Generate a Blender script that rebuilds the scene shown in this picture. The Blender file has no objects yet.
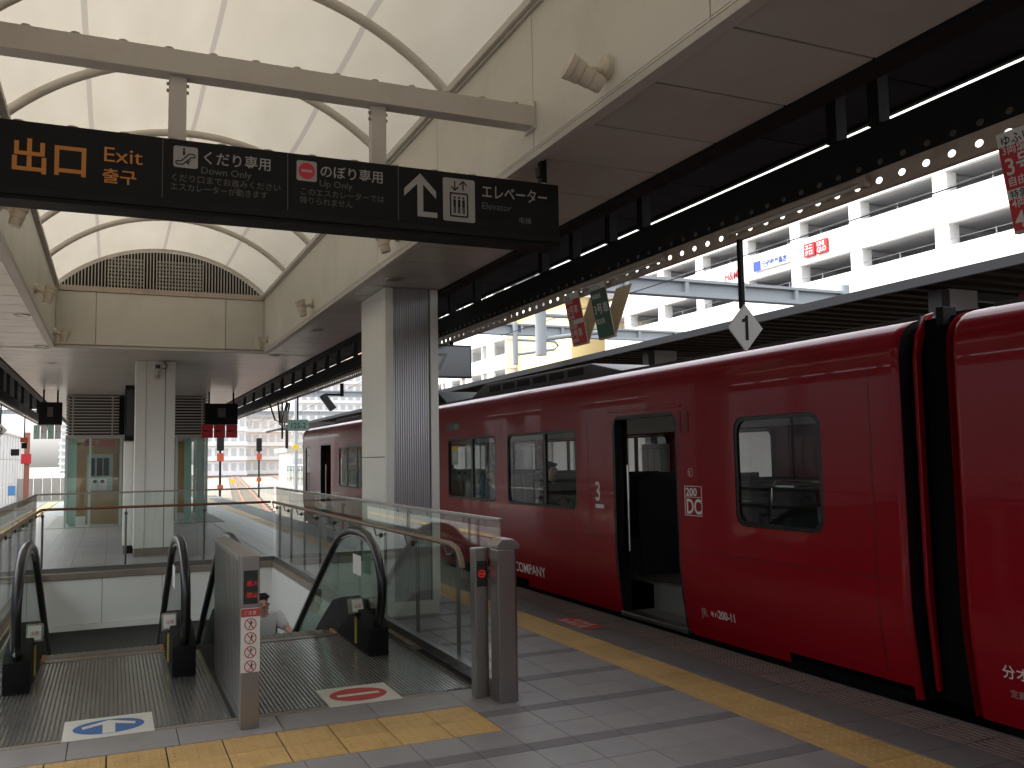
import bpy, bmesh, math, random
from mathutils import Vector, Matrix
random.seed(7)
rad = math.radians
scene = bpy.context.scene
col = scene.collection

# ------------------------------------------------------------------ camera
cam_d = bpy.data.cameras.new("camera"); cam = bpy.data.objects.new("camera", cam_d); col.objects.link(cam)
F_PX = 895.0
def _ray(px, py): return Vector((px - 512, -(py - 384), -F_PX))
_Y = _ray(112, 464).normalized()
_X = _ray(2500, 423); _X = (_X - _X.dot(_Y) * _Y).normalized()
_Z = _X.cross(_Y)
RW = Matrix((_X, _Y, _Z))                      # camera axes -> world axes
cam.matrix_world = Matrix.Translation((0, 0, 1.6)) @ RW.to_4x4()
cam_d.sensor_width = 36; cam_d.lens = 36 * F_PX / 1024
cam_d.clip_start = 0.05; cam_d.clip_end = 3000
scene.camera = cam

# ------------------------------------------------------------------ sky, sun, exposure
SUN_EL, SUN_AZ = 62, -55
w = bpy.data.worlds.new("World"); scene.world = w; w.use_nodes = True
nt = w.node_tree; bg = nt.nodes["Background"]
sky = nt.nodes.new("ShaderNodeTexSky"); sky.sky_type = 'NISHITA'; sky.sun_disc = False
sky.sun_elevation = rad(SUN_EL); sky.sun_rotation = rad(SUN_AZ); sky.air_density = 1.0; sky.dust_density = 4.0; sky.ozone_density = 1.0
hs = nt.nodes.new("ShaderNodeHueSaturation"); hs.inputs["Saturation"].default_value = 0.22
nt.links.new(sky.outputs[0], hs.inputs["Color"]); nt.links.new(hs.outputs[0], bg.inputs["Color"])
bg.inputs["Strength"].default_value = 0.15
sd = bpy.data.lights.new("sun", 'SUN'); sd.energy = 1.5; sd.angle = rad(35); sd.color = (1, 0.97, 0.92)
so = bpy.data.objects.new("sun", sd); col.objects.link(so)
_sd = Vector((math.sin(rad(SUN_AZ)) * math.cos(rad(SUN_EL)), math.cos(rad(SUN_AZ)) * math.cos(rad(SUN_EL)), math.sin(rad(SUN_EL))))
so.rotation_euler = _sd.to_track_quat('Z', 'Y').to_euler()
vs = scene.view_settings; vs.view_transform = 'Standard'; vs.look = 'None'; vs.gamma = 1; vs.exposure = 2.0
scene.cycles.max_bounces = 10; scene.cycles.diffuse_bounces = 5; scene.cycles.glossy_bounces = 4
scene.cycles.transparent_max_bounces = 24; scene.cycles.caustics_reflective = False; scene.cycles.caustics_refractive = False
scene.cycles.use_denoising = True

# ------------------------------------------------------------------ materials
MATS = {}
def mat(name, c, rough=0.6, metal=0.0, var=0.10, scale=6.0, bump=0.0, bscale=60.0, spec=0.5, coat=0.0, rnd=0.0, dirt=None, dscale=1.5, emit=None, bdist=0.01):
    m = bpy.data.materials.new(name); m.use_nodes = True; t = m.node_tree; b = t.nodes["Principled BSDF"]; N = t.nodes.new; L = t.links.new
    tc = N("ShaderNodeTexCoord")
    gp = N("ShaderNodeNewGeometry"); POS = gp.outputs["Position"]
    nz = N("ShaderNodeTexNoise"); nz.inputs["Scale"].default_value = scale; nz.inputs["Detail"].default_value = 6; nz.inputs["Roughness"].default_value = 0.65
    L(POS, nz.inputs["Vector"])
    mx = N("ShaderNodeMix"); mx.data_type = 'RGBA'
    mx.inputs["A"].default_value = (*[max(0, v * (1 - var)) for v in c], 1); mx.inputs["B"].default_value = (*[min(1, v * (1 + var)) for v in c], 1)
    L(nz.outputs["Fac"], mx.inputs["Factor"]); out = mx.outputs["Result"]
    if dirt:
        n2 = N("ShaderNodeTexNoise"); n2.inputs["Scale"].default_value = dscale; n2.inputs["Detail"].default_value = 8; n2.inputs["Roughness"].default_value = 0.7
        L(POS, n2.inputs["Vector"])
        rp = N("ShaderNodeMapRange"); rp.inputs["From Min"].default_value = 0.5; rp.inputs["From Max"].default_value = 0.75; rp.inputs["To Max"].default_value = dirt[3]
        L(n2.outputs["Fac"], rp.inputs["Value"])
        m2 = N("ShaderNodeMix"); m2.data_type = 'RGBA'; m2.inputs["B"].default_value = (*dirt[:3], 1)
        L(rp.outputs[0], m2.inputs["Factor"]); L(out, m2.inputs["A"]); out = m2.outputs["Result"]
    if rnd:
        oi = N("ShaderNodeObjectInfo"); mr = N("ShaderNodeMapRange"); mr.inputs["To Min"].default_value = 1 - rnd; mr.inputs["To Max"].default_value = 1 + rnd
        L(oi.outputs["Random"], mr.inputs["Value"])
        hv = N("ShaderNodeHueSaturation"); L(mr.outputs[0], hv.inputs["Value"]); L(out, hv.inputs["Color"]); out = hv.outputs[0]
    L(out, b.inputs["Base Color"])
    rr = N("ShaderNodeMapRange"); rr.inputs["To Min"].default_value = max(0.02, rough * 0.8); rr.inputs["To Max"].default_value = min(1, rough * 1.2)
    L(nz.outputs["Fac"], rr.inputs["Value"]); L(rr.outputs[0], b.inputs["Roughness"])
    b.inputs["Metallic"].default_value = metal; b.inputs["Specular IOR Level"].default_value = spec
    if coat: b.inputs["Coat Weight"].default_value = coat; b.inputs["Coat Roughness"].default_value = 0.035
    if bump:
        n3 = N("ShaderNodeTexNoise"); n3.inputs["Scale"].default_value = bscale; n3.inputs["Detail"].default_value = 4
        L(POS, n3.inputs["Vector"])
        bp = N("ShaderNodeBump"); bp.inputs["Strength"].default_value = bump; bp.inputs["Distance"].default_value = bdist
        L(n3.outputs["Fac"], bp.inputs["Height"]); L(bp.outputs[0], b.inputs["Normal"])
    if emit: b.inputs["Emission Color"].default_value = (*emit[:3], 1); b.inputs["Emission Strength"].default_value = emit[3]
    MATS[name] = m; return m
def glass(name, tint, ior=1.45, rough=0.0):
    m = bpy.data.materials.new(name); m.use_nodes = True; t = m.node_tree; t.nodes.clear(); N = t.nodes.new; L = t.links.new
    o = N("ShaderNodeOutputMaterial"); mx = N("ShaderNodeMixShader"); tr = N("ShaderNodeBsdfTransparent"); gl = N("ShaderNodeBsdfGlossy"); fr = N("ShaderNodeFresnel")
    tr.inputs["Color"].default_value = (*tint, 1); gl.inputs["Roughness"].default_value = rough; fr.inputs["IOR"].default_value = ior
    ge = N("ShaderNodeNewGeometry"); mr = N("ShaderNodeMapRange"); mr.inputs["To Min"].default_value = ior; mr.inputs["To Max"].default_value = 1 / ior
    L(ge.outputs["Backfacing"], mr.inputs["Value"]); L(mr.outputs[0], fr.inputs["IOR"])   # same reflectance from both sides of a pane
    L(fr.outputs[0], mx.inputs[0]); L(tr.outputs[0], mx.inputs[1]); L(gl.outputs[0], mx.inputs[2]); L(mx.outputs[0], o.inputs[0])
    MATS[name] = m; return m
def membrane_mat():
    m = bpy.data.materials.new("membrane"); m.use_nodes = True; t = m.node_tree; t.nodes.clear(); N = t.nodes.new; L = t.links.new
    o = N("ShaderNodeOutputMaterial"); mx = N("ShaderNodeMixShader"); d = N("ShaderNodeBsdfDiffuse"); tl = N("ShaderNodeBsdfTranslucent")
    tc = N("ShaderNodeTexCoord"); nz = N("ShaderNodeTexNoise"); nz.inputs["Scale"].default_value = 3; nz.inputs["Detail"].default_value = 8
    mp = N("ShaderNodeMapping"); mp.inputs["Scale"].default_value = (1, 0.25, 1)
    L(tc.outputs["Object"], mp.inputs[0]); L(mp.outputs[0], nz.inputs["Vector"])
    cr = N("ShaderNodeMix"); cr.data_type = 'RGBA'; cr.inputs["A"].default_value = (0.235, 0.208, 0.163, 1); cr.inputs["B"].default_value = (0.315, 0.288, 0.240, 1)
    L(nz.outputs["Fac"], cr.inputs["Factor"]); L(cr.outputs["Result"], tl.inputs[0]); L(cr.outputs["Result"], d.inputs[0])
    mx.inputs[0].default_value = 0.42; L(d.outputs[0], mx.inputs[1]); L(tl.outputs[0], mx.inputs[2]); L(mx.outputs[0], o.inputs[0])
    MATS["membrane"] = m; return m
membrane_mat()
_sm = MATS["membrane"].copy(); _sm.name = "seam"; MATS["seam"] = _sm
for _n in _sm.node_tree.nodes:
    if _n.type == 'MIX': _n.inputs["A"].default_value = (0.19, 0.172, 0.145, 1); _n.inputs["B"].default_value = (0.21, 0.192, 0.165, 1)
mat('tile_grey', (0.27, 0.255, 0.258), 0.40, var=0.12, scale=22, bump=0.15, bscale=150, rnd=0.07, dirt=(0.15, 0.138, 0.138, 0.6), dscale=1.6)
mat('tile_band', (0.16, 0.146, 0.154), 0.55, var=0.12, scale=22, bump=0.15, bscale=150, rnd=0.06)
mat('tile_slate', (0.145, 0.143, 0.146), 0.6, var=0.15, scale=18, bump=0.2, bscale=150, rnd=0.08)
mat('tile_yellow', (0.53, 0.34, 0.125), 0.5, var=0.14, scale=14, bump=0.1, rnd=0.13, dirt=(0.26, 0.14, 0.04, 0.55), dscale=4)
mat('grate', (0.20, 0.155, 0.148), 0.6, var=0.15, scale=20, rnd=0.08)
mat('joint', (0.05, 0.045, 0.042), 0.9, var=0.2, scale=10)
mat('concrete', (0.30, 0.29, 0.27), 0.85, var=0.2, scale=3, bump=0.3, bscale=40, dirt=(0.12, 0.11, 0.10, 0.6))
mat('stone_lip', (0.26, 0.22, 0.18), 0.5, var=0.15, scale=15, dirt=(0.14, 0.11, 0.09, 0.5))
mat('panel_cream', (0.55, 0.53, 0.465), 0.45, var=0.05, scale=2, rnd=0.03, dirt=(0.38, 0.34, 0.27, 0.45), dscale=1.6)
mat('soffit', (0.43, 0.425, 0.385), 0.30, var=0.06, scale=2, rnd=0.04, dirt=(0.27, 0.25, 0.22, 0.55), dscale=1.3)
mat('trim_grey', (0.45, 0.42, 0.38), 0.5, var=0.08, scale=4)
mat('steel_cream', (0.52, 0.485, 0.43), 0.45, var=0.06, scale=4, dirt=(0.38, 0.32, 0.25, 0.4), dscale=3)
mat('spot_cream', (0.55, 0.49, 0.39), 0.5, var=0.12, scale=14, dirt=(0.20, 0.15, 0.10, 0.7), dscale=9)
mat('black_steel', (0.011, 0.0105, 0.0105), 0.65, spec=0.2, var=0.2, scale=6)
mat('dark_roof', (0.008, 0.0062, 0.0062), 0.8, spec=0.1, var=0.15, scale=3, rnd=0.08)
mat('rail_tan', (0.42, 0.35, 0.28), 0.55, var=0.15, scale=8, dirt=(0.14, 0.10, 0.07, 0.6), dscale=5)
mat('pillar', (0.78, 0.79, 0.735), 0.4, var=0.04, scale=2, rnd=0.02, dirt=(0.62, 0.60, 0.53, 0.3), dscale=1.5)
mat('pillar_flute', (0.55, 0.55, 0.57), 0.3, metal=0.55, var=0.06, scale=3)
mat('louvre', (0.42, 0.40, 0.36), 0.45, var=0.08)
mat('stainless', (0.31, 0.29, 0.275), 0.30, metal=0.85, var=0.05, scale=5)
mat('stainless_dark', (0.22, 0.215, 0.21), 0.35, metal=0.8, var=0.12, scale=10)
mat('plate', (0.48, 0.485, 0.49), 0.22, metal=0.85, var=0.12, scale=5)
mat('plate_gap', (0.20, 0.195, 0.19), 0.5, metal=0.5, var=0.1)
mat('skirt_black', (0.010, 0.010, 0.011), 0.7, var=0.15, spec=0.2)
mat('rubber', (0.012, 0.012, 0.013), 0.32, var=0.15, spec=0.4)
mat('black_plastic', (0.02, 0.02, 0.02), 0.3, var=0.15)
mat('brush_yellow', (0.62, 0.44, 0.06), 0.6, var=0.2)
mat('comb_orange', (0.42, 0.16, 0.05), 0.5, var=0.2)
mat('wood_reflection_tint', (0.20, 0.135, 0.085), 0.4, var=0.2, scale=20)  # paler copy of the wood, reflection on the side rails put into colour
mat('wood', (0.17, 0.06, 0.03), 0.35, var=0.25, scale=25)
mat('wood_wall', (0.42, 0.26, 0.12), 0.45, var=0.25, scale=8)
mat('pit_white', (0.84, 0.86, 0.84), 0.5, var=0.03, scale=3)
mat('hall_lightened', (0.30, 0.31, 0.295), 0.7, var=0.2)  # lightened to put the lower hall's lamplight into the colour
mat('train_red', (0.245, 0.004, 0.011), 0.30, var=0.05, scale=0.8, spec=0.12, coat=0.34, bump=0.25, bscale=2.2, bdist=0.02)
mat('train_roof', (0.06, 0.058, 0.06), 0.55, var=0.2, scale=4)
mat('train_under', (0.006, 0.0058, 0.0058), 0.95, spec=0.03, var=0.3, scale=5)
mat('train_black', (0.008, 0.008, 0.009), 0.35, var=0.2)
mat('train_grey', (0.16, 0.16, 0.155), 0.45, var=0.15)
mat('train_inner', (0.68, 0.68, 0.66), 0.5, var=0.08)
mat('seat_dark', (0.02, 0.02, 0.022), 0.75, var=0.25)
mat('chrome', (0.75, 0.75, 0.76), 0.15, metal=1.0, var=0.05)
mat('white_print', (0.72, 0.68, 0.66), 0.5, var=0.04)
mat('faint_print', (0.36, 0.20, 0.20), 0.5, var=0.04)
mat('sign_black', (0.0075, 0.007, 0.007), 0.55, var=0.15, spec=0.2)
mat('sign_orange', (0.50, 0.19, 0.028), 0.5, var=0.05)
mat('sign_white', (0.30, 0.29, 0.28), 0.5, var=0.05)
mat('sign_grey', (0.10, 0.096, 0.092), 0.5, var=0.05)
mat('sign_red', (0.50, 0.018, 0.025), 0.5, var=0.05)
mat('sign_green', (0.02, 0.085, 0.05), 0.5, var=0.08)
mat('plate_white', (0.66, 0.65, 0.60), 0.5, var=0.04, dirt=(0.45, 0.43, 0.38, 0.4), dscale=5)
mat('mint', (0.42, 0.66, 0.54), 0.5, var=0.06)
mat('mint_frame', (0.45, 0.56, 0.50), 0.5, var=0.06)
mat('blue_print', (0.045, 0.13, 0.36), 0.55, var=0.1, scale=20)
mat('red_print', (0.48, 0.05, 0.045), 0.55, var=0.1, scale=20)
mat('poster_white', (0.72, 0.72, 0.70), 0.5, var=0.05)
mat('led_red', (0.05, 0.004, 0.004), 0.4, emit=(0.9, 0.03, 0.02, 0.10))
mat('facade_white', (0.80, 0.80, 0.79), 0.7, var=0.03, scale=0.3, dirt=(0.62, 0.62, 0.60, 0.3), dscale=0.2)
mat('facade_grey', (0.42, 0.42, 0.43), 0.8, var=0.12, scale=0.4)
mat('facade_yellow', (0.78, 0.62, 0.30), 0.7, var=0.04, scale=0.4)
mat('facade_peach', (0.80, 0.70, 0.60), 0.7, var=0.04, scale=0.4)
mat('facade_pink', (0.55, 0.36, 0.31), 0.7, var=0.05, scale=0.3)
mat('far_window_paled', (0.46, 0.48, 0.50), 0.12, var=0.15, spec=0.9); mat('dark_print', (0.05, 0.055, 0.06), 0.5)  # far windows lightened, washed-out distance and sky reflection put into their colour
mat('ground', (0.20, 0.19, 0.17), 0.9, var=0.3, scale=0.6, bump=0.4, bscale=8)
mat('ballast', (0.20, 0.165, 0.14), 0.95, var=0.4, scale=9, bump=0.8, bscale=14)
mat('rust', (0.30, 0.12, 0.075), 0.6, var=0.25, scale=6)
mat('mirror_grey', (0.09, 0.092, 0.098), 0.14, metal=0.6, var=0.05)
mat('sleeper', (0.30, 0.26, 0.22), 0.9, var=0.2)
mat('gantry', (0.34, 0.365, 0.385), 0.5, var=0.08, scale=3, dirt=(0.28, 0.30, 0.32, 0.3))
mat('canopy_grey', (0.020, 0.021, 0.023), 0.7, spec=0.1, var=0.08, scale=3)
mat('canopy_under', (0.010, 0.0065, 0.005), 0.95, spec=0.05, var=0.25, scale=5)
mat('col_dark', (0.13, 0.13, 0.138), 0.6, var=0.25, scale=8, dirt=(0.20, 0.20, 0.20, 0.3), dscale=12)
mat('fence_grey', (0.42, 0.41, 0.38), 0.7, var=0.08)
mat('panel_frost', (0.74, 0.76, 0.80), 0.4, var=0.03)
mat('frost_panel', (0.34, 0.36, 0.37), 0.4, var=0.06)
mat('skin', (0.55, 0.33, 0.24), 0.5, var=0.05)
mat('shirt_white', (0.60, 0.61, 0.62), 0.8, var=0.06, bump=0.3, bscale=20)
mat('shirt_blue', (0.035, 0.055, 0.20), 0.8, var=0.1)
mat('cloth_dark', (0.025, 0.025, 0.03), 0.85, var=0.15)
mat('hair', (0.012, 0.010, 0.010), 0.5, var=0.2)
mat('hair_grey', (0.16, 0.14, 0.13), 0.6, var=0.2)
mat('lamp_yellow', (0.75, 0.52, 0.05), 0.5); mat('lamp_orange', (0.45, 0.075, 0.03), 0.5)
mat('blue_sign', (0.10, 0.30, 0.62), 0.5); mat('leaf_teal', (0.03, 0.16, 0.13), 0.6, var=0.2)
mat('uniqlo_red', (0.45, 0.012, 0.018), 0.5, var=0.03); mat('kino_blue', (0.02, 0.055, 0.30), 0.5, var=0.03)
_pp = MATS['membrane'].copy(); _pp.name = 'paper'; MATS['paper'] = _pp
for _n in _pp.node_tree.nodes:
    if _n.type == 'MIX': _n.inputs['A'].default_value = (0.62, 0.63, 0.64, 1); _n.inputs['B'].default_value = (0.68, 0.68, 0.68, 1)
mat('downlight', (0.30, 0.29, 0.28), 0.2, metal=0.8)
glass('glass_rail', (0.935, 0.965, 0.945), 1.5)
glass('glass_train', (0.78, 0.80, 0.80), 1.5)
glass('glass_booth', (0.92, 0.95, 0.94), 1.5)
glass('glass_frost', (0.60, 0.72, 0.66), 1.5)

# ------------------------------------------------------------------ helpers
WO = {}                                           # world origin of each object
class MB:
    def __init__(s): s.v = []; s.f = []; s.m = []
    def quad(s, *p, mi=0):
        n = len(s.v); s.v += [tuple(q) for q in p]; s.f.append(tuple(range(n, n + len(p)))); s.m.append(mi); return s
    def box(s, x0, x1, y0, y1, z0, z1, mi=0):
        n = len(s.v)
        s.v += [(x0, y0, z0), (x1, y0, z0), (x1, y1, z0), (x0, y1, z0), (x0, y0, z1), (x1, y0, z1), (x1, y1, z1), (x0, y1, z1)]
        for f in ((0, 3, 2, 1), (4, 5, 6, 7), (0, 1, 5, 4), (1, 2, 6, 5), (2, 3, 7, 6), (3, 0, 4, 7)): s.f.append(tuple(n + i for i in f)); s.m.append(mi)
        return s
    def tube(s, pts, r, n=10, cap=True, sx=1.0, up=(0, 0, 1), mi=0):
        pts = [Vector(p) for p in pts]; rs = r if isinstance(r, (list, tuple)) else [r] * len(pts); b = len(s.v)
        for i, p in enumerate(pts):
            d = (pts[min(i + 1, len(pts) - 1)] - pts[max(i - 1, 0)]).normalized()
            u = Vector(up)
            if abs(d.dot(u)) > 0.95: u = Vector((1, 0, 0)) if abs(d.x) < 0.9 else Vector((0, 1, 0))
            a = d.cross(u).normalized(); c = a.cross(d).normalized()
            for k in range(n):
                t = 2 * math.pi * k / n; s.v.append(tuple(p + a * (math.cos(t) * rs[i] * sx) + c * (math.sin(t) * rs[i])))
        for i in range(len(pts) - 1):
            for k in range(n):
                k2 = (k + 1) % n; s.f.append((b + i * n + k, b + i * n + k2, b + (i + 1) * n + k2, b + (i + 1) * n + k)); s.m.append(mi)
        if cap:
            s.f.append(tuple(b + k for k in range(n - 1, -1, -1))); s.m.append(mi)
            s.f.append(tuple(b + (len(pts) - 1) * n + k for k in range(n))); s.m.append(mi)
        return s
    def prism(s, poly, axis, a0, a1, mi=0):       # polygon in the two other axes, swept along an axis
        n = len(poly); b = len(s.v)
        for a in (a0, a1):
            for (p, q) in poly: s.v.append({'x': (a, p, q), 'y': (p, a, q), 'z': (p, q, a)}[axis])
        s.f.append(tuple(range(b, b + n))); s.m.append(mi); s.f.append(tuple(b + n + n - 1 - i for i in range(n))); s.m.append(mi)
        for i in range(n):
            j = (i + 1) % n; s.f.append((b + i, b + j, b + n + j, b + n + i)); s.m.append(mi)
        return s
    def strip(s, rows, mi=0, close=False):        # rows of equal point count -> grid
        b = len(s.v); n = len(rows[0])
        for r in rows: s.v += [tuple(p) for p in r]
        for i in range(len(rows) - 1):
            for k in range(n if close else n - 1):
                k2 = (k + 1) % n; s.f.append((b + i * n + k, b + i * n + k2, b + (i + 1) * n + k2, b + (i + 1) * n + k)); s.m.append(mi)
        return s
    def mesh(s, name, mats, bev=0, smooth=False, fix=True, origin=(0, 0, 0)):
        me = bpy.data.meshes.new(name)
        o = Vector(origin)
        me.from_pydata([tuple(Vector(p) - o) for p in s.v], [], s.f)
        for mm in mats: me.materials.append(MATS[mm])
        if len(mats) > 1: me.polygons.foreach_set("material_index", s.m)
        if fix or bev:
            b = bmesh.new(); b.from_mesh(me)
            if fix: bmesh.ops.recalc_face_normals(b, faces=b.faces)
            if bev:
                bmesh.ops.remove_doubles(b, verts=b.verts, dist=1e-5)
                ed = [e for e in b.edges if len(e.link_faces) == 2 and e.calc_face_angle(0) > 0.6]
                bmesh.ops.bevel(b, geom=ed, offset=bev, segments=2, affect='EDGES', profile=0.6, clamp_overlap=True)
            b.to_mesh(me); b.free()
        if smooth:
            me.polygons.foreach_set("use_smooth", [True] * len(me.polygons))
            try: me.set_sharp_from_angle(angle=rad(38))
            except Exception: pass
        me.update(); return me
    def build(s, name, mats, parent=None, bev=0, smooth=False, fix=True):
        if isinstance(mats, str): mats = [mats]
        return link(name, s.mesh(name, mats, bev, smooth, fix), parent)
def link(name, data, parent=None, loc=(0, 0, 0)):
    o = bpy.data.objects.new(name, data); col.objects.link(o); loc = Vector(loc)
    if parent: o.parent = parent; o.location = loc - WO[parent]
    else: o.location = loc
    WO[o] = loc; return o
def tag(o, label, cat, group=None):
    o["label"] = label; o["category"] = cat
    if group: o["group"] = group
    return o
def root(name, loc, label, cat, group=None):
    return tag(link(name, None, None, loc), label, cat, group)
def struct(o): o["kind"] = "structure"; return o
def stuff(o): o["kind"] = "stuff"; return o
def box(name, m, parent, *b, bev=0): return MB().box(*b).build(name, m, parent, bev=bev)
def text(s, org, xd, yd, size, m, parent, name='lettering', bold=0.0, sx=1.0, align='LEFT', valign='BOTTOM_BASELINE', space=1.0, line=1.0, wrap=None):
    c = bpy.data.curves.new(name, 'FONT'); c.body = s; c.size = size; c.align_x = align; c.align_y = valign; c.offset = bold; c.space_character = space; c.space_line = line
    c.resolution_u = 3
    o = bpy.data.objects.new(name, c); me = bpy.data.meshes.new_from_object(o); bpy.data.objects.remove(o); bpy.data.curves.remove(c)
    xd = Vector(xd).normalized(); yd = Vector(yd).normalized(); org = Vector(org)
    for v in me.vertices: v.co = org + xd * (v.co.x * sx) + yd * v.co.y
    if wrap:
        for v in me.vertices: v.co.x = wrap(v.co.z)
    me.materials.clear(); me.materials.append(MATS[m]); me.name = name
    return link(name, me, parent)
XP, XN, YP, YN, ZP = (1, 0, 0), (-1, 0, 0), (0, 1, 0), (0, -1, 0), (0, 0, 1)
def arc(cx, cy, r, a0, a1, n): return [(cx + r * math.cos(rad(a0 + (a1 - a0) * i / n)), cy + r * math.sin(rad(a0 + (a1 - a0) * i / n))) for i in range(n + 1)]
def ellipse_pts(cx, cy, rx, ry, n=32): return [(cx + rx * math.cos(2 * math.pi * i / n), cy + ry * math.sin(2 * math.pi * i / n)) for i in range(n)]

CX = 0.725                                        # centre line of the island platform
EDGE_R, EDGE_L = 4.62, 2 * CX - 4.62

# ================================================================== GROUND, TRACKS, PLATFORM
struct(MB().quad((-900, -200, -1.75), (900, -200, -1.75), (900, 1500, -1.75), (-900, 1500, -1.75)).build('ground', 'ground'))
def ballast(name, x0, x1, y0, y1):
    m = MB(); nx, ny = 6, 60
    rows = []
    for j in range(ny + 1):
        y = y0 + (y1 - y0) * j / ny
        rows.append([(x0 + (x1 - x0) * i / nx, y, -1.42 + random.uniform(-.03, .03)) for i in range(nx + 1)])
    m.strip(rows); return struct(m.build(name, 'ballast', smooth=True))
ballast('track_bed', 4.7, 9.0, -12, 260); ballast('track_bed', 9.0, 60, 46, 330); ballast('track_bed', -7.2, EDGE_L - .08, -12, 120)
def track_path(kind):
    P = []
    for i in range(0, 90):
        y = -12 + i * 3.0
        if kind == 'R':
            x = 6.15 if y < 26 else (6.15 + .0021 * (y - 26) ** 2 if y < 52 else 7.57 + .11 * (y - 52))
        elif kind == 'L': x = -4.75 + (0 if y < 28 else 0.0009 * (y - 28) ** 2)
        elif kind == 'F': x = 11.6 + (0 if y < 40 else .13 * (y - 40))
        elif kind == 'C': x = -1.5 + .13 * y
        if kind not in 'FC' or y > 48: P.append((x, y))
    return P
for kind in ('R', 'L', 'F'):
    P = track_path(kind)
    t = link('railway_track', None, None, (P[0][0], P[0][1], -1.42)); struct(t)
    for g in (-0.56, 0.56):
        m = MB()
        rows = []
        for i, (x, y) in enumerate(P):
            rows.append([(x + g - .06, y, -1.32), (x + g - .03, y, -1.17), (x + g + .03, y, -1.17), (x + g + .06, y, -1.32)])
        m.strip(rows); m.build('rail', 'rust', t)
    m = MB()
    for i, (x, y) in enumerate(P):
        for k in range(4):
            yy = y + k * 0.75; m.box(x - 1.0, x + 1.0, yy - .11, yy + .11, -1.40, -1.30)
    stuff(m.build('sleepers', 'sleeper', t))

plat = link('platform', None, None, (CX, 5, 0)); struct(plat)
PIT = (-0.92, 2.36, 8.55, 14.62)                  # escalator well, x0 x1 y0 y1
Y_END = 46.0
m = MB()
B0 = -0.012
for (x0, x1, y0, y1) in ((EDGE_L, EDGE_R, -32, PIT[2]), (EDGE_L, PIT[0], PIT[2], PIT[3]), (PIT[1], EDGE_R, PIT[2], PIT[3]), (EDGE_L, EDGE_R, PIT[3], Y_END)):
    m.box(x0, x1, y0, y1, -0.5, B0)
for x in (EDGE_L, EDGE_R): m.box(min(x, x + (.25 if x < 0 else -.25)), max(x, x + (.25 if x < 0 else -.25)), -32, Y_END, -1.6, -0.5)
m.build('slab', 'joint', plat)

def tile_mesh(name, mats, sx, sy, h=0.012, domes=None, bars=None):
    m = MB(); g = 0.004 if domes else 0.0024; b = 0.0025
    x0, x1, y0, y1 = g, sx - g, g, sy - g
    if bars:
        m.box(x0, x1, y0, y1, B0 - 0.002, B0 + .002, mi=1)
        for k in range(bars):
            bw = (x1 - x0) / bars; m.box(x0 + k * bw + bw * .25, x0 + (k + 1) * bw - bw * .25, y0 + .006, y1 - .006, B0, 0.0)
        m.box(x0, x1, y0, y0 + .006, B0, -0.0005); m.box(x0, x1, y1 - .006, y1, B0, -0.0005)
    else:
        n = len(m.v)
        m.v += [(x0, y0, B0), (x1, y0, B0), (x1, y1, B0), (x0, y1, B0), (x0, y0, -b), (x1, y0, -b), (x1, y1, -b), (x0, y1, -b), (x0 + b, y0 + b, 0), (x1 - b, y0 + b, 0), (x1 - b, y1 - b, 0), (x0 + b, y1 - b, 0)]
        for f in ((0, 1, 5, 4), (1, 2, 6, 5), (2, 3, 7, 6), (3, 0, 4, 7), (4, 5, 9, 8), (5, 6, 10, 9), (6, 7, 11, 10), (7, 4, 8, 11), (8, 9, 10, 11)): m.f.append(tuple(n + i for i in f)); m.m.append(0)
        if domes:
            for i in range(domes):
                for j in range(domes):
                    cx, cy = x0 + (x1 - x0) * (i + .5) / domes, y0 + (y1 - y0) * (j + .5) / domes
                    bb = len(m.v)
                    for r, z in ((.0115, 0.0), (.0055, .0042)):
                        m.v += [(cx + r * math.cos(2 * math.pi * k / 6), cy + r * math.sin(2 * math.pi * k / 6), z) for k in range(6)]
                    for k in range(6): m.f.append((bb + k, bb + (k + 1) % 6, bb + 6 + (k + 1) % 6, bb + 6 + k)); m.m.append(0)
                    m.f.append(tuple(bb + 6 + k for k in range(6))); m.m.append(0)
    return m.mesh(name, mats, fix=False)
TX = 0.2925
tm_grey = tile_mesh('paving_tile', ['tile_grey'], TX, 0.29); tm_band = tile_mesh('band_tile', ['tile_band'], TX, 0.12)
tm_dot = tile_mesh('tactile_tile', ['tile_yellow'], 0.30, 0.29, domes=5)
tm_dot2 = tile_mesh('tactile_tile', ['tile_yellow'], 0.305, 0.29, domes=5)
tm_slate = tile_mesh('edge_tile', ['tile_slate'], 0.345, 0.29); tm_grate = tile_mesh('drain_tile', ['grate', 'black_steel'], 0.31, 0.29, bars=7)
tm_cut = tile_mesh('paving_tile', ['tile_grey'], 3.548 - (2.43 + 3 * TX), 0.29); tm_cutb = tile_mesh('band_tile', ['tile_band'], 3.548 - (2.43 + 3 * TX), 0.12)
def put(name, me, x, y):
    return link(name, me, plat, (x, y, random.uniform(-0.0008, 0.0008)))
COLS = [2.43 - TX * k for k in range(-3, 12)]      # left edges of the paving columns
def far_fill(name, mt, x0, x1, y0, y1, px, py):    # the rest of a pattern, joined
    m = MB(); y = y0
    while y < y1 - .01:
        x = x0
        while x < x1 - .01:
            m.box(x + .002, min(x + px, x1) - .002, y + .002, min(y + py, y1) - .002, B0, 0); x += px
        y += py
    return stuff(m.build(name, mt, plat))
def paving(x, y, big=True):
    put('paving_tile', tm_grey, x, y); put('paving_tile', tm_grey, x, y + .29)
    put('band_tile', tm_band, x, y - .12)
BY0 = 4.69                                         # far side of the dark band; period 0.70
tm_frame = tile_mesh('frame_tile', ['tile_grey'], 2 * TX, 0.355)
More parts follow.
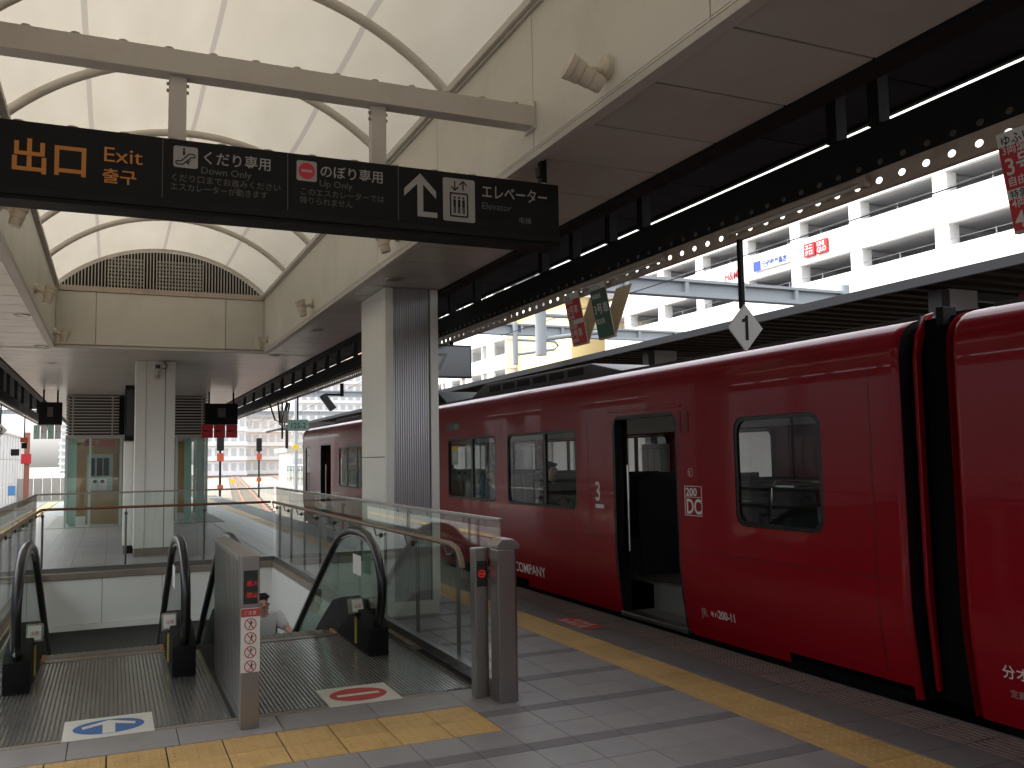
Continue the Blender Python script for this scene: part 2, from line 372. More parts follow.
for r in range(-3, 10):
    y = BY0 + r * 0.70
    for c in COLS:
        if c + TX > 3.56: continue
        if c > 2.3 or (c > 2.1 and r < 2) or (c > .5 and r < 0): paving(c, y)
        elif c > .3 and r == 0: put('band_tile', tm_band, c, y - .12); put('paving_tile', tm_grey, c, y)
for r in range(-3, 10):
    y = BY0 + r * .70; c = 2.43 + 3 * TX
    put('paving_tile', tm_cut, c, y); put('paving_tile', tm_cut, c, y + .29); put('band_tile', tm_cutb, c, y - .12)
for k in range(7): put('frame_tile', tm_frame, 2.1375 - 2 * TX * (k + 1), 5.575)
box('frame_strip', 'stone_lip', plat, -1.9, 2.13, 5.932, 5.985, B0, 0.001)
far_fill('far_paving', 'tile_grey', 2.44, 3.55, 11.7, 26, .2925, .35); far_fill('far_paving', 'tile_grey', EDGE_L + 1.1, 2.43, PIT[3] + .15, 44, .5, .5)
far_fill('far_paving', 'tile_grey', 2.44, 3.55, 26.0, 44, .37, .5)
far_fill('side_paving', 'tile_grey', EDGE_L + 1.1, -1.06, -2, PIT[3], .29, .35)
far_fill('foreground_paving', 'tile_grey', -1.06, 3.55, -2, 2.45, .2925, .35); box('rear_paving', 'tile_grey', plat, EDGE_L + .02, EDGE_R - .05, -31.9, -2.01, B0, 0); far_fill('foreground_paving', 'tile_grey', -1.06, .66, 2.46, 4.97, .2925, .35)
for k in range(14):                                # tactile strip in front of the escalators
    for j in range(2):
        x = 2.135 - .305 * (k + 1)
        if x > -1.9: put('tactile_tile', tm_dot2, x, 4.985 + j * .29)
k = 0; y = 0.70
while y < 44:                                      # tactile strip, slate and drain tiles along the train
    if y < 26:
        put('tactile_tile', tm_dot, 3.62, y)
        if y < 16: put('edge_tile', tm_slate, 3.925, y); put('drain_tile', tm_grate, 4.275, y)
    y += .29
MB().box(3.552, 3.617, -2, 44, B0, .001).build('yellow_border', 'tile_yellow', plat)
far_fill('far_tactile', 'tile_yellow', 3.62, 3.92, 26.2, 44, .3, .29); far_fill('far_edge', 'tile_slate', 3.925, 4.6, 15.8, 44, .345, .29)
MB().box(4.588, EDGE_R, -8, Y_END, B0, .002).build('edge_strip', 'tile_slate', plat)
far_fill('left_tactile', 'tile_yellow', EDGE_L + .7, EDGE_L + 1.05, -2, 44, .35, .29); far_fill('left_edge', 'tile_slate', EDGE_L + .02, EDGE_L + .69, -2, 44, .345, .29)
# floor sticker by the yellow line
st = tag(box('floor_sticker', 'red_print', None, 4.0, 4.24, 7.45, 8.05, .0025, .004), 'small red floor sticker with white lettering by the train door', 'sticker')
text('乗車位置', (4.02, 7.99, .0046), (0, -1, 0), (1, 0, 0), .12, 'plate_white', st); text('整列乗車', (4.14, 7.92, .0046), (0, -1, 0), (1, 0, 0), .09, 'plate_white', st)
# ------------------------------------------------------------------ escalator well
pit = link('escalator_pit', None, None, (CX, 11, -4.6)); struct(pit)
x0, x1, y0, y1 = PIT
T = 0.04
def wallpan(name, *b): return MB().box(*b).build(name, 'pit_white', pit, bev=.004)
n = 4
for i in range(n):                                 # white panels of the far header
    a = x0 + (x1 - x0) * i / n; b = x0 + (x1 - x0) * (i + 1) / n
    wallpan('wall_panel', a + .003, b - .003, y1 - T, y1, -0.70, -.06)
MB().box(x0, x1, y1 - T - .03, y1, -.78, -.705).build('ledge', 'pit_white', pit)
for i in range(5):
    a = y0 + (y1 - y0) * i / 5; b = y0 + (y1 - y0) * (i + 1) / 5
    for (xa, xb) in ((x0, x0 + T), (x1 - T, x1)):
        wallpan('wall_panel', xa, xb, a + .003, b - .003, -0.95, -.06); wallpan('wall_panel', xa, xb, a + .003, b - .003, -4.6, -.955)
m = MB(); m.box(x0 - .2, x1 + .2, y0 - 1, y1 + 14, -4.7, -4.6); m.box(x0 - .1, x1 + .1, y1 + .35, y1 + .5, -4.6, -.6)  # end wall brought close to catch well light in place of hall lamps
m.box(x0 - .2, x0 - .1, y0 - 1, y1 + 14, -4.6, -.6); m.box(x1 + .1, x1 + .2, y0 - 1, y1 + 14, -4.6, -.6); m.box(x0, x1, y0 - .1, y0, -4.6, -.5)
m.build('lower_hall', 'hall_lightened', pit)
m = MB()
m.box(x0 - .10, x1 + .10, y1 - .06, y1 + .14, -.055, .035); m.box(x0 - .10, x0 + .03, y0, y1 - .06, -.055, .035); m.box(x1 - .03, x1 + .13, 7.4, y1 - .06, -.055, .035)
m.build('stone_lip', 'stone_lip', pit, bev=.006)

# ------------------------------------------------------------------ escalators
LOOP = [(12.6, -1.36), (10.8, -.34), (9.7, .295), (9.0, .69), (8.72, .83), (8.5, .905), (8.2, .955), (7.85, .965), (7.6, .94), (7.4, .87), (7.27, .76), (7.19, .62), (7.18, .46), (7.24, .32), (7.36, .22), (7.55, .16)]
def escalator(xa, xb, label, up):
    e = root('escalator', ((xa + xb) / 2, 7.2, 0), label, 'escalator', 'pair of escalators in the well')
    # ribbed landing plate
    m = MB(); px0, px1 = (-.94, .715) if xa < 0 else (.85, 2.36)
    m.box(px0, px1, 5.99, 8.30, -.012, -.0045, mi=1)
    x = px0 + .02
    while x < px1 - .02: m.box(x, x + .017, 6.0, 8.28, -.0045, .001); x += .0275
    m.build('landing_plate', ['plate', 'plate_gap'], e)
    MB().box(xa - .02, xb + .02, 8.30, 8.40, -.02, .006).build('comb_plate', 'stainless', e, bev=.002)
    m = MB(); x = xa
    while x < xb: m.box(x, x + .012, 8.40, 8.47, -.03, -.002); x += .022
    m.build('comb', 'stainless_dark', e)
    for s in range(11):                            # steps going down
        ya, z = 8.44 + s * .40, -.04 - max(0, s) * .231
        m = MB(); m.box(xa + .03, xb - .03, ya, ya + .42, z - .24, z)
        x = xa + .04
        while x < xb - .05: m.box(x, x + .02, ya + .01, ya + .41, z, z + .008); x += .05
        m.build('step', 'stainless_dark', e)
    for xx in (xa + .0, xb - .06): MB().box(xx, xx + .06, 8.36, 8.62, -.03, .012).build('demarcation_strip', 'comb_orange', e, bev=.004)
    MB().box(xa + .06, xb - .06, 8.475, 8.51, -.06, -.006).build('step_edge', 'comb_orange', e)
    for (xr, side) in ((xa - .05, -1), (xb + .05, 1)):
        ci = xr
        b = MB().tube([(ci, p, q) for p, q in LOOP], .036, 10, sx=1.15, up=(1, 0, 0)).build('handrail', 'rubber', e, smooth=True)
        m = MB(); m.tube([(ci, p + (.035 if i < 6 else .03 * math.cos((i - 6) / 9 * math.pi)), q - .045 if i < 9 else q) for i, (p, q) in enumerate(LOOP)][:13], .02, 6, sx=.7, up=(1, 0, 0))
        m.build('guide_rail', 'stainless', b, smooth=True)
        # glass inside the loop
        poly = [(p, q - .03) for p, q in LOOP[:9]] + [(p + .04, q) for p, q in LOOP[9:14]] + [(7.7, .26), (8.5, .26), (12.6, -1.95)]
        MB().prism(poly, 'x', ci - .005, ci + .005).build('glass_panel', 'glass_frost', e)
        # newel base and skirt
        m = MB(); m.prism([(7.28, .0), (7.28, .22), (7.36, .28), (7.75, .35), (8.2, .36), (8.6, .28), (9.2, -.02), (12.6, -1.98), (12.6, -2.6), (8.5, -.15), (8.4, 0)], 'x', ci - .085 , ci + .085)
        m.build('skirt_panel', 'skirt_black', e, bev=.01, smooth=True)
        # inlet box with tilted notice and yellow brush on the inner side
        inn = ci - side * .085
        d = MB(); d.prism([(7.62, .30), (7.74, .27), (7.80, .39), (7.68, .42)], 'x', inn - .055, inn + .055); dd = d.build('inlet_notice', 'stainless', e, bev=.006)
        MB().quad((inn - .045, 7.622, .312), (inn + .045, 7.622, .312), (inn + .045, 7.672, .408), (inn - .045, 7.672, .408)).build('notice_face', 'poster_white', dd)
        text('注意', (inn - .03, 7.635, .345), XP, (0, .05, .1), .032, 'red_print', dd)
        MB().box(inn - .012, inn + .012, 7.66, 7.70, .04, .265).build('yellow_brush', 'brush_yellow', e, bev=.004)
    if True:
        xg = (xb + .05); MB().box(xg - .05 , xg - .0465, 7.66, 7.94, .60, .77).build('handrail_notice', 'poster_white', e)
        text('手すりに', (xg - .0475, 7.93, .725), YN, ZP, .05, 'red_print', e); text('おつかまり', (xg - .0475, 7.93, .67), YN, ZP, .045, 'red_print', e); text('ください', (xg - .0475, 7.93, .615), YN, ZP, .05, 'red_print', e)
    return e
eL = escalator(-.54, .47, 'descending escalator on the left with blue arrow mat at its landing', False)
eR = escalator(.98, 1.97, 'ascending escalator on the right with red no entry mat at its landing', True)
def mat_sticker(x0, x1, y0, y1, kind, label):
    o = tag(MB().box(x0, x1, y0, y1, .0015, .0045).build('floor_mat', 'plate_white'), label, 'floor mat')
    cx, cy = (x0 + x1) / 2, (y0 + y1) / 2; rx, ry = (x1 - x0) * .40, (y1 - y0) * .36
    MB().quad(*[(p, q, .0052) for p, q in ellipse_pts(cx, cy, rx, ry, 40)]).build('disc', 'blue_print' if kind == 'arrow' else 'red_print', o)
    if kind == 'arrow':
        m = MB(); s = ry / .16
        m.quad((cx - .035, cy - ry * .95, .0058), (cx + .035, cy - ry * .95, .0058), (cx + .035, cy + ry * .62, .0058), (cx - .035, cy + ry * .62, .0058))
        for sg in (-1, 1):
            m.quad(*[(cx + sg * a, cy + b, .0062) for a, b in ((0, ry * .86), (0, ry * .45), (rx * .72, -ry * .10), (rx * .76, ry * .22))][::sg])
        m.build('arrow', 'plate_white', o, fix=False)
    else: MB().quad((cx - rx * .74, cy - ry * .16, .0058), (cx + rx * .74, cy - ry * .16, .0058), (cx + rx * .74, cy + ry * .16, .0058), (cx - rx * .74, cy + ry * .16, .0058)).build('bar', 'plate_white', o)
mat_sticker(-.24, .262, 5.925, 6.37, 'arrow', 'white floor mat with blue disc and white arrow at left escalator')
mat_sticker(1.32, 1.808, 5.925, 6.40, 'bar', 'white floor mat with red no entry disc at right escalator')

# ------------------------------------------------------------------ divider screen between the escalators
dv = root('divider_screen', (.74, 6.5, 0), 'stainless divider screen of narrow upright slats between the two escalators', 'divider')
MB().box(.728, .838, 5.70, 5.80, 0, 1.025).build('post', 'stainless', dv, bev=.006)
m = MB(); yy = 5.80
while yy < 7.2: m.box(.728, .748, yy + .006, yy + .058, .09, .985); m.box(.818, .838, yy + .006, yy + .058, .09, .985); yy += .072
m.box(.755, .811, 5.80, 7.22, .07, .99, mi=1)  # black core paints the shadow gaps between the slats
m.build('slat_panel', ['stainless', 'black_steel'], dv)
MB().box(.722, .844, 5.80, 7.24, .985, 1.022).build('top_rail', 'stainless', dv, bev=.005); MB().box(.735, .831, 5.80, 7.24, .012, .07).build('bottom_rail', 'stainless_dark', dv)
MB().box(.735, .831, 7.22, 7.26, 0, .99).build('end_post', 'stainless', dv, bev=.004)
dsp = MB().box(.742, .824, 5.690, 5.699, .74, .94).build('display', 'black_plastic', dv)
text('進入', (.757, 5.689, .85), XP, ZP, .036, 'led_red', dsp); text('禁止', (.757, 5.689, .78), XP, ZP, .036, 'led_red', dsp)
ns = MB().box(.726, .838, 5.688, 5.696, .335, .715).build('notice', 'poster_white', dv)
MB().box(.727, .837, 5.6865, 5.6878, .665, .712).build('header', 'red_print', ns); text('ご注意', (.740, 5.686, .678), XP, ZP, .026, 'plate_white', ns)
for k in range(4):
    zc = .62 - k * .083; m = MB(); n = 24
    m.strip([[(.782 + r * math.cos(2 * math.pi * i / n), 5.6868, zc + r * math.sin(2 * math.pi * i / n)) for i in range(n)] for r in (.030, .036)], close=True)
    m.quad((.758, 5.6864, zc + .026), (.763, 5.6864, zc + .029), (.806, 5.6864, zc - .026), (.801, 5.6864, zc - .029)); m.build('ban_ring', 'red_print', ns)
    m = MB(); hx = .786 + .004 * (k % 2)
    m.quad(*[(p, 5.6870, q) for p, q in ellipse_pts(hx, zc + .019, .005, .005, 10)])
    m.quad((hx - .005, 5.687, zc + .013), (hx + .006, 5.687, zc + .013), (hx + .003 - .004 * k % .01, 5.687, zc - .006), (hx - .007, 5.687, zc - .006))
    m.quad((hx - .007, 5.687, zc - .006), (hx - .002, 5.687, zc - .006), (hx - .012 - .002 * k, 5.687, zc - .026), (hx - .016 - .002 * k, 5.687, zc - .025))
    m.quad((hx - .001, 5.687, zc - .006), (hx + .004, 5.687, zc - .006), (hx + .013, 5.687, zc - .024), (hx + .009, 5.687, zc - .025))
    m.quad((hx + .004, 5.687, zc + .012), (hx + .006, 5.687, zc + .009), (hx + .018, 5.687, zc + .004 + .006 * (k % 3)), (hx + .017, 5.687, zc + .008 + .006 * (k % 3)))
    m.build('figure', 'sign_black', ns)
# ------------------------------------------------------------------ glass balustrades
def balustrade(label, axis, fixed, a0, a1, n, inner, group='glass balustrades round the escalator well'):
    mid = (a0 + a1) / 2; loc = (fixed, mid, 0) if axis == 'y' else (mid, fixed, 0)
    b = root('glass_balustrade', loc, label, 'balustrade', group)
    def bx(name, mt, f0, f1, p0, p1, z0, z1, bev=0, par=None):
        bb = (f0, f1, p0, p1, z0, z1) if axis == 'y' else (p0, p1, f0, f1, z0, z1)
        return MB().box(*bb).build(name, mt, par or b, bev=bev)
    for i in range(n):
        p0, p1 = a0 + (a1 - a0) * i / n, a0 + (a1 - a0) * (i + 1) / n
        g = bx('glass_pane', 'glass_rail', fixed - .006, fixed + .006, p0 + .006, p1 - .006, .06, 1.16)
    bx('top_rail', 'stainless', fixed - .014, fixed + .014, a0, a1, 1.161, 1.186, .004)
    bx('bottom_shoe', 'stainless_dark', fixed - .04, fixed + .04, a0, a1, .036, .10, .004)
    fi = fixed + inner * .07
    pts = [(fi, p, .955) if axis == 'y' else (p, fi, .955) for p in ([a0 + .75, a1 - .1] if axis == 'y' else [a0 + .06, a1 - .06])]
    if axis == 'y':
        pts = [(fi, a0 + .55, .80), (fi, a0 + .58, .87), (fi, a0 + .66, .93), (fi, a0 + .8, .955)] + [pts[1]]
    MB().tube(pts, .02, 10).build('wooden_handrail', 'wood' if axis == 'x' else 'wood_reflection_tint', b, smooth=True)
    for i in range(n):
        p = a0 + (a1 - a0) * (i + (1 if axis == 'y' else 0)) / n + (-.06 if axis == 'y' else .06)
        q = (lambda f, z: (f, p, z) if axis == 'y' else (p, f, z))
        br = MB().tube([q(fixed + inner * .006, .86), q(fixed + inner * .05, .86), q(fi, .937)], .008, 8).build('bracket', 'stainless_dark', b, smooth=True)
        MB().tube([q(fixed - .014, .86), q(fixed + .014, .86)], .024, 14).build('clamp', 'black_plastic', br, smooth=True)
        s0 = fixed - inner * .045
        MB().tube([q(s0, .036), q(s0, .885)], .016, 8).build('post', 'stainless_dark', b, smooth=True)
    return b
bR = balustrade('long glass balustrade beside the train with metal top rail and wooden handrail', 'y', 2.42, 5.65, 14.75, 9, -1)
balustrade('short glass balustrade across the far end of the escalator well', 'x', 14.76, -.97, 2.38, 3, -1)
balustrade('glass balustrade along the left side of the escalator well', 'y', -.99, 5.65, 14.75, 9, 1)
nw = root('balustrade_post', (2.44, 5.58, 0), 'wide stainless steel post with sloping cap ending the glass balustrade', 'post')
MB().prism([(2.335, 5.50), (2.455, 5.50), (2.48, 5.53), (2.48, 5.64), (2.335, 5.64)], 'z', 0, .99).build('shaft', 'stainless', nw, bev=.004)
MB().prism([(2.325, .992), (2.49, .992), (2.49, 1.02), (2.44, 1.06), (2.365, 1.06), (2.325, 1.02)], 'y', 5.49, 5.65).build('cap', 'stainless', nw, bev=.006)
np2 = root('display_post', (2.30, 5.72, 0), 'slim stainless post with a small red lit display by the escalator', 'post')
MB().box(2.245, 2.34, 5.69, 5.78, 0, .99).build('shaft', 'stainless', np2, bev=.006)
d = MB().box(2.258, 2.328, 5.682, 5.689, .735, .905).build('display', 'black_plastic', np2)
m = MB(); n = 24; m.strip([[(2.293 + r * math.cos(2 * math.pi * i / n), 5.681, .82 + r * math.sin(2 * math.pi * i / n)) for i in range(n)] for r in (.019, .026)], close=True)
m.quad((2.28, 5.681, .815), (2.306, 5.681, .815), (2.306, 5.681, .825), (2.28, 5.681, .825)); m.build('no_entry_symbol', 'led_red', d)
# ================================================================== PLATFORM CANOPY
SZ = 3.4                                           # soffit height
WX0, WX1, WY1 = -.83, 2.28, 15.2                   # roof-light well
SX0, SX1 = 2 * CX - 3.18, 3.18
WTOP = 4.36
can = root('platform_canopy', (CX, 8, 0), 'station canopy with panelled soffit and arched translucent fabric rooflight', 'canopy')
pm_r = MB().box(.004, SX1 - WX1 - .09, .007, .590, SZ, SZ + .02).mesh('ceiling_panel', ['soffit'], bev=.003)
yy = -1.84
while yy < 15.1:                                   # soffit strips both sides of the well
    for (xa, k) in ((WX1 + .085, 0), (SX0 + .003, 0)): link('ceiling_panel', pm_r, can, (xa, yy, 0))
    yy += .599
pm_w = MB().box(.004, SX1 - SX0 - .008, .007, .590, SZ, SZ + .02).mesh('ceiling_panel', ['soffit'], bev=.003)
yy = 15.28
while yy < 44: link('ceiling_panel', pm_w, can, (SX0 + .004, yy, 0)); yy += .599
m = MB(); m.box(SX0, WX0 - .05, -2, 44, SZ + .03, SZ + .08); m.box(WX1 + .05, SX1, -2, 44, SZ + .03, SZ + .08); m.box(WX0 - .05, WX1 + .05, WY1 + .05, 44, SZ + .03, SZ + .08)
m.build('ceiling_backing', 'black_steel', can)
MB().box(SX0 + .004, SX1 - .004, -32, -1.85, SZ, SZ + .02).build('rear_ceiling', 'soffit', can); MB().box(2 * CX - 5.06, 5.06, -32, -2.06, 4.062, 4.20).build('rear_roof', 'dark_roof', can)
MB().box(WX0 - .05, WX1 + .05, -2.06, -2.01, SZ + .03, 5.1).build('rear_well_wall', 'panel_cream', can)
# trim along the bottom of the well, a narrow shadow gap above it
for (x0, x1) in ((WX1 + .001, WX1 + .08), (WX0 - .08, WX0 - .001)):
    MB().box(x0, x1, -2, WY1 + .08, SZ - .012, SZ + .028).build('well_trim', 'trim_grey', can, bev=.004)
MB().box(WX0 - .001, WX1 + .001, WY1 + .001, WY1 + .08, SZ - .012, SZ + .028).build('well_trim', 'trim_grey', can, bev=.004)
yj = [-2.0, -.5, 1.24, 2.98, 4.72, 6.46, 8.2, 9.94, 11.68, 13.42, WY1]
for a, b in zip(yj[:-1], yj[1:]):
    for (x0, x1) in ((WX1, WX1 + .03), (WX0 - .03, WX0)):
        MB().box(x0, x1, a + .004, b - .004, SZ + .045, WTOP - .06).build('wall_panel', 'panel_cream', can, bev=.003)
        MB().box(x0 - (.004 if x0 < 0 else 0), x1 + (0 if x0 < 0 else .004), a + .003, b - .003, SZ + .030, SZ + .041).build('wall_skirting', 'panel_cream', can)
MB().box(WX0 - .05, WX1 + .05, WY1 + .034, WY1 + .06, SZ + .03, 4.36).build('leak_stop_backing', 'trim_grey', can)  # added behind the panels to stop light leaking through their gaps
for (x0, x1) in ((WX1 + .034, WX1 + .06), (WX0 - .06, WX0 - .034)): MB().box(x0, x1, -2, WY1 + .03, SZ + .03, 4.30).build('leak_stop_backing', 'trim_grey', can)  # same added light stop behind the side panels
for a, b in ((WX0 + .004, -.27), (-.263, 1.66), (1.668, WX1 - .004)):
    MB().box(a, b, WY1, WY1 + .03, SZ + .045, 4.27).build('wall_panel', 'panel_cream', can, bev=.003)
MB().box(WX0, WX1, WY1 - .02, WY1 + .05, 4.275, 4.36).build('louvre_sill', 'rail_tan', can, bev=.004)
for (x0, x1, f) in ((WX1 - .05, WX1 + .09, 1), (WX0 - .09, WX0 + .05, -1)):
    MB().box(x0, x1, -2, WY1, WTOP - .055, WTOP).build('gutter', 'steel_cream', can, bev=.008)
    MB().box(x0 + (.03 if f > 0 else .0), x1 - (.0 if f > 0 else .03), -2, WY1, WTOP - .075, WTOP - .058).build('gutter_shadow_gap', 'trim_grey', can)
# vault
RISE = .66; HALF = (WX1 - WX0) / 2 + .02; VR = (HALF ** 2 + RISE ** 2) / (2 * RISE); VZ = WTOP + RISE - VR
def vz(x, off=0): return VZ + math.sqrt((VR + off) ** 2 - (x - CX) ** 2)
N = 36
xs = [CX - HALF + 2 * HALF * i / N for i in range(N + 1)]
ribs_y = [-.8, .95, 2.7, 4.45, 6.2, 7.85, 9.6, 11.35, 13.12]
lim = [-2.0] + ribs_y + [WY1 + .42]
SEAMS = (-.235, .705, 1.665); SW = .02
cuts = [CX - HALF] + [v for q in SEAMS for v in (q - SW, q + SW)] + [CX + HALF]
for a, b in zip(lim[:-1], lim[1:]):
    for i in range(len(cuts) - 1):
        xa, xb = cuts[i], cuts[i + 1]; seam = i % 2 == 1; n = 1 if seam else 10; rows = []
        for j in range(9):
            t = j / 8; y = a + (b - a) * t; sag = .035 * math.sin(math.pi * t)
            rows.append([(x, y, vz(x, .025) - sag * (1 - ((x - CX) / HALF) ** 2 * .6)) for x in [xa + (xb - xa) * k / n for k in range(n + 1)]])
        MB().strip(rows).build('fabric_seam' if seam else 'fabric_panel', 'seam' if seam else 'membrane', can, smooth=True)
for y in ribs_y:
    MB().tube([(x, y, vz(x, -.02)) for x in xs], .038, 12).build('arch_rib', 'steel_cream', can, smooth=True)
# louvre end wall
lx = WX0 + .06
while lx < WX1 - .04:
    h = vz(lx) - .03
    if h > 4.40: MB().box(lx, lx + .016, WY1 - .005, WY1 + .035, 4.36, h).build('louvre_slat', 'louvre', can)
    lx += .047
m = MB(); top = [(x, vz(x, .022)) for x in xs]; m.prism([(xs[0], 4.362)] + [(x, max(z, 4.37)) for x, z in top] + [(xs[-1], 4.362)], 'y', WY1 + .32, WY1 + .36); m.prism([(xs[0], 4.30), (xs[0], 4.362), (xs[-1], 4.362), (xs[-1], 4.30)], 'y', WY1 + .052, WY1 + .36); m.build('louvre_back', 'black_steel', can)
rows = []
for (o, y) in ((-.045, WY1 - .012), (.022, WY1 - .012), (.022, WY1 + .05)): rows.append([(x, y, vz(x, o)) for x in xs])
MB().strip(rows).build('louvre_frame', 'steel_cream', can, smooth=True)
for (a, b) in ((-.12, .42), (.62, 1.30)):
    m = MB(); z = 4.42
    while z < 4.86: m.box(a, b, WY1 + .10, WY1 + .13, z, z + .028); z += .058
    m.build('inner_grille', 'trim_grey', can)
for y in (4.70, 11.9) [:1]:
    MB().box(WX0 + .001, WX1 - .001, y, y + .11, 3.575, 3.70).build('cross_beam', 'steel_cream', can, bev=.005)
    for x in (WX0 + .001, WX1 - .013): MB().box(x, x + .012, y - .02, y + .13, 3.555, 3.72).build('end_plate', 'steel_cream', can)
    for k in range(14):
        x = WX0 + .2 + k * .215; MB().tube([(x, y + .03, 3.69), (x, y + .03, 3.712)], .022, 12).build('stud', 'rail_tan', can, smooth=True)
# outer dark bay, roof deck above
RE = 5.2
for s in (1, -1):
    X = lambda v: v if s > 0 else 2 * CX - v
    bx = lambda name, mt, a, b, y0, y1, z0, z1, bev=0: MB().box(min(X(a), X(b)), max(X(a), X(b)), y0, y1, z0, z1).build(name, mt, can, bev=bev)
    bx('side_beam', 'black_steel', 3.19, 3.32, -32, 44, SZ - .02, SZ + .32)
    bx('rear_panel', 'dark_roof', 3.19, 5.02, -32, -1.85, 4.02, 4.06)
    yy = -1.84
    while yy < 43: bx('roof_panel', 'dark_roof', 3.19, 5.02, yy + .006, yy + 1.19, 4.02, 4.06); yy += 1.198
    bx('roof_deck', 'dark_roof', 2.40, 5.06, -32, 44, 4.062, 4.20); bx('eave_trim', 'black_steel', 5.03, 5.07, -32, 44, 3.995, 4.06)
    for y in (-1, 1.4, 3.615, 3.935, 6.054, 6.57, 7.241, 7.897, 9.697, 10.55, 11.4, 12.6, 13.4, 14.6, 15.5, 16.8, 17.8, 19, 20.2, 21.5, 23, 24.5, 26, 28, 30, 33, 36, 39):
        bx('hanger', 'black_steel', 3.86, 3.94, y - .04, y + .04, 3.42, 4.03)
    bx('rear_girder', 'black_steel', 3.885, 3.92, -32, -2.001, 3.055, 3.43)
    yseg = [-2, 4.65, 11.3, 18, 24.6, 31.2, 44]
    for a, b in zip(yseg[:-1], yseg[1:]):
        # web with a row of slotted holes and tan perforated strip below
        for (mt, name, zz0, zz1, zh, xo, hr) in (('black_steel', 'girder_web', 3.172, 3.43, 3.215, 3.90, .017), ('rail_tan', 'perforated_strip', 3.055, 3.170, 3.105, 3.885, .019)):
            m = MB(); pitch = .155; n = int((b - a) / pitch); pitch = (b - a) / n; K = 12
            for k in range(n):
                ya = a + k * pitch; yb = ya + pitch; yc = (ya + yb) / 2
                ring = [(yc + hr * 1.25 * math.cos(2 * math.pi * i / K), zh + hr * math.sin(2 * math.pi * i / K)) for i in range(K)]
                out = []
                for (p, q) in ring:
                    dx, dz = p - yc, q - zh
                    t = min((pitch / 2) / abs(dx) if abs(dx) > 1e-6 else 1e9, ((zz1 - zh) / dz if dz > 1e-6 else ((zh - zz0) / -dz if dz < -1e-6 else 1e9)))
                    out.append((yc + dx * t, zh + dz * t))
                bb = len(m.v)
                for (p, q) in ring + out: m.v.append((X(xo), p, q))
                for i in range(K):
                    j = (i + 1) % K; m.f.append((bb + i, bb + j, bb + K + j, bb + K + i)); m.m.append(0)
                cn = {(ya, zz0), (yb, zz0), (ya, zz1), (yb, zz1)}
                for i in range(K):                     # corner fillers
                    j = (i + 1) % K; p, q = out[i], out[j]
                    for c in cn:
                        if (abs(p[0] - c[0]) < 1e-6 and abs(q[1] - c[1]) < 1e-6) or (abs(p[1] - c[1]) < 1e-6 and abs(q[0] - c[0]) < 1e-6):
                            if p != q and abs(p[0] - q[0]) > 1e-6 and abs(p[1] - q[1]) > 1e-6:
                                b2 = len(m.v); m.v += [(X(xo), *p), (X(xo), *q), (X(xo), *c)]; m.f.append((b2, b2 + 1, b2 + 2)); m.m.append(0)
            m.build(name, mt, can)
        bx('girder_backing', 'rail_tan', 3.965, 3.975, a, b, 3.18, 3.40)
        bx('girder_flange', 'black_steel', 3.903, 3.99, a, b, 3.40, 3.43)
        bx('girder_lip', 'rail_tan', 3.887, 3.93, a, b, 3.055, 3.063)
def tube_lamp(y, label):
    o = root('tube_lamp', (3.86, y, 3.13), label, 'lamp', 'unlit tube lamps under the girder')
    MB().box(3.845, 3.884, y - .62, y + .62, 3.118, 3.150).build('housing', 'rail_tan', o, bev=.004)
    MB().tube([(3.845, y - .58, 3.10), (3.845, y + .58, 3.10)], .014, 10).build('tube', 'steel_cream', o, smooth=True)
    for yy in (y - .60, y + .60): MB().box(3.83, 3.884, yy - .025, yy + .025, 3.082, 3.117).build('socket', 'rail_tan', o, bev=.004)
tube_lamp(4.30, 'unlit tube lamp on the girder above the diamond sign'); tube_lamp(6.35, 'unlit tube lamp on the girder above the hanging V banners'); tube_lamp(9.3, 'unlit tube lamp on the girder beside the pillar top')
# ------------------------------------------------------------------ spot lamps and downlights
def spot(x, y, label, s, axis=(.25, .05, .95)):
    o = root('spot_lamp', (x, y, 3.55), label, 'spot lamp', 'cream spot lamps on the roof well walls')
    d = -s
    MB().tube([(x, y, 3.575), (x + d * .03, y, 3.575), (x + d * .045, y, 3.575)], [.062, .06, .035], 20).build('wall_rose', 'spot_cream', o, smooth=True)
    ar = MB().tube([(x + d * .03, y, 3.56), (x + d * .08, y, 3.545), (x + d * .11, y, 3.525)], .022, 12).build('arm', 'spot_cream', o, smooth=True)
    MB().tube([(x + d * .105, y - .035, 3.52), (x + d * .105, y + .035, 3.52)], .026, 14).build('knuckle', 'spot_cream', ar, smooth=True)
    c = Vector((x + d * .15, y - .02, 3.50)); ax = Vector((d * axis[0], axis[1], axis[2])).normalized()
    pr = [(a * .88, b * .9) for a, b in [(-.115, .046), (-.09, .052), (-.045, .052), (-.040, .058), (.02, .058), (.028, .066), (.075, .068), (.08, .074), (.115, .074)]]
    MB().tube([c + ax * t for t, r in pr] + [c + ax * .099, c + ax * .05], [r for t, r in pr] + [.058, .045], 22).build('lamp_head', 'spot_cream', o, smooth=True)
spot(WX1, 3.83, 'large cream spot lamp nearest the camera on the right well wall', 1, (.86, .1, .40))
for y, l in ((7.5, 'cream spot lamp peeping out just below the hanging exit sign'), (11.2, 'cream spot lamp on the right well wall nearer the louvre'), (14.8, 'cream spot lamp in the far right corner of the well')): spot(WX1, y, l, 1)
for y, l in ((7.6, 'cream spot lamp on the left well wall just under the sign'), (11.2, 'cream spot lamp on the left well wall beside the louvre'), (14.8, 'cream spot lamp in the far left corner of the well')): spot(WX0, y, l, -1)
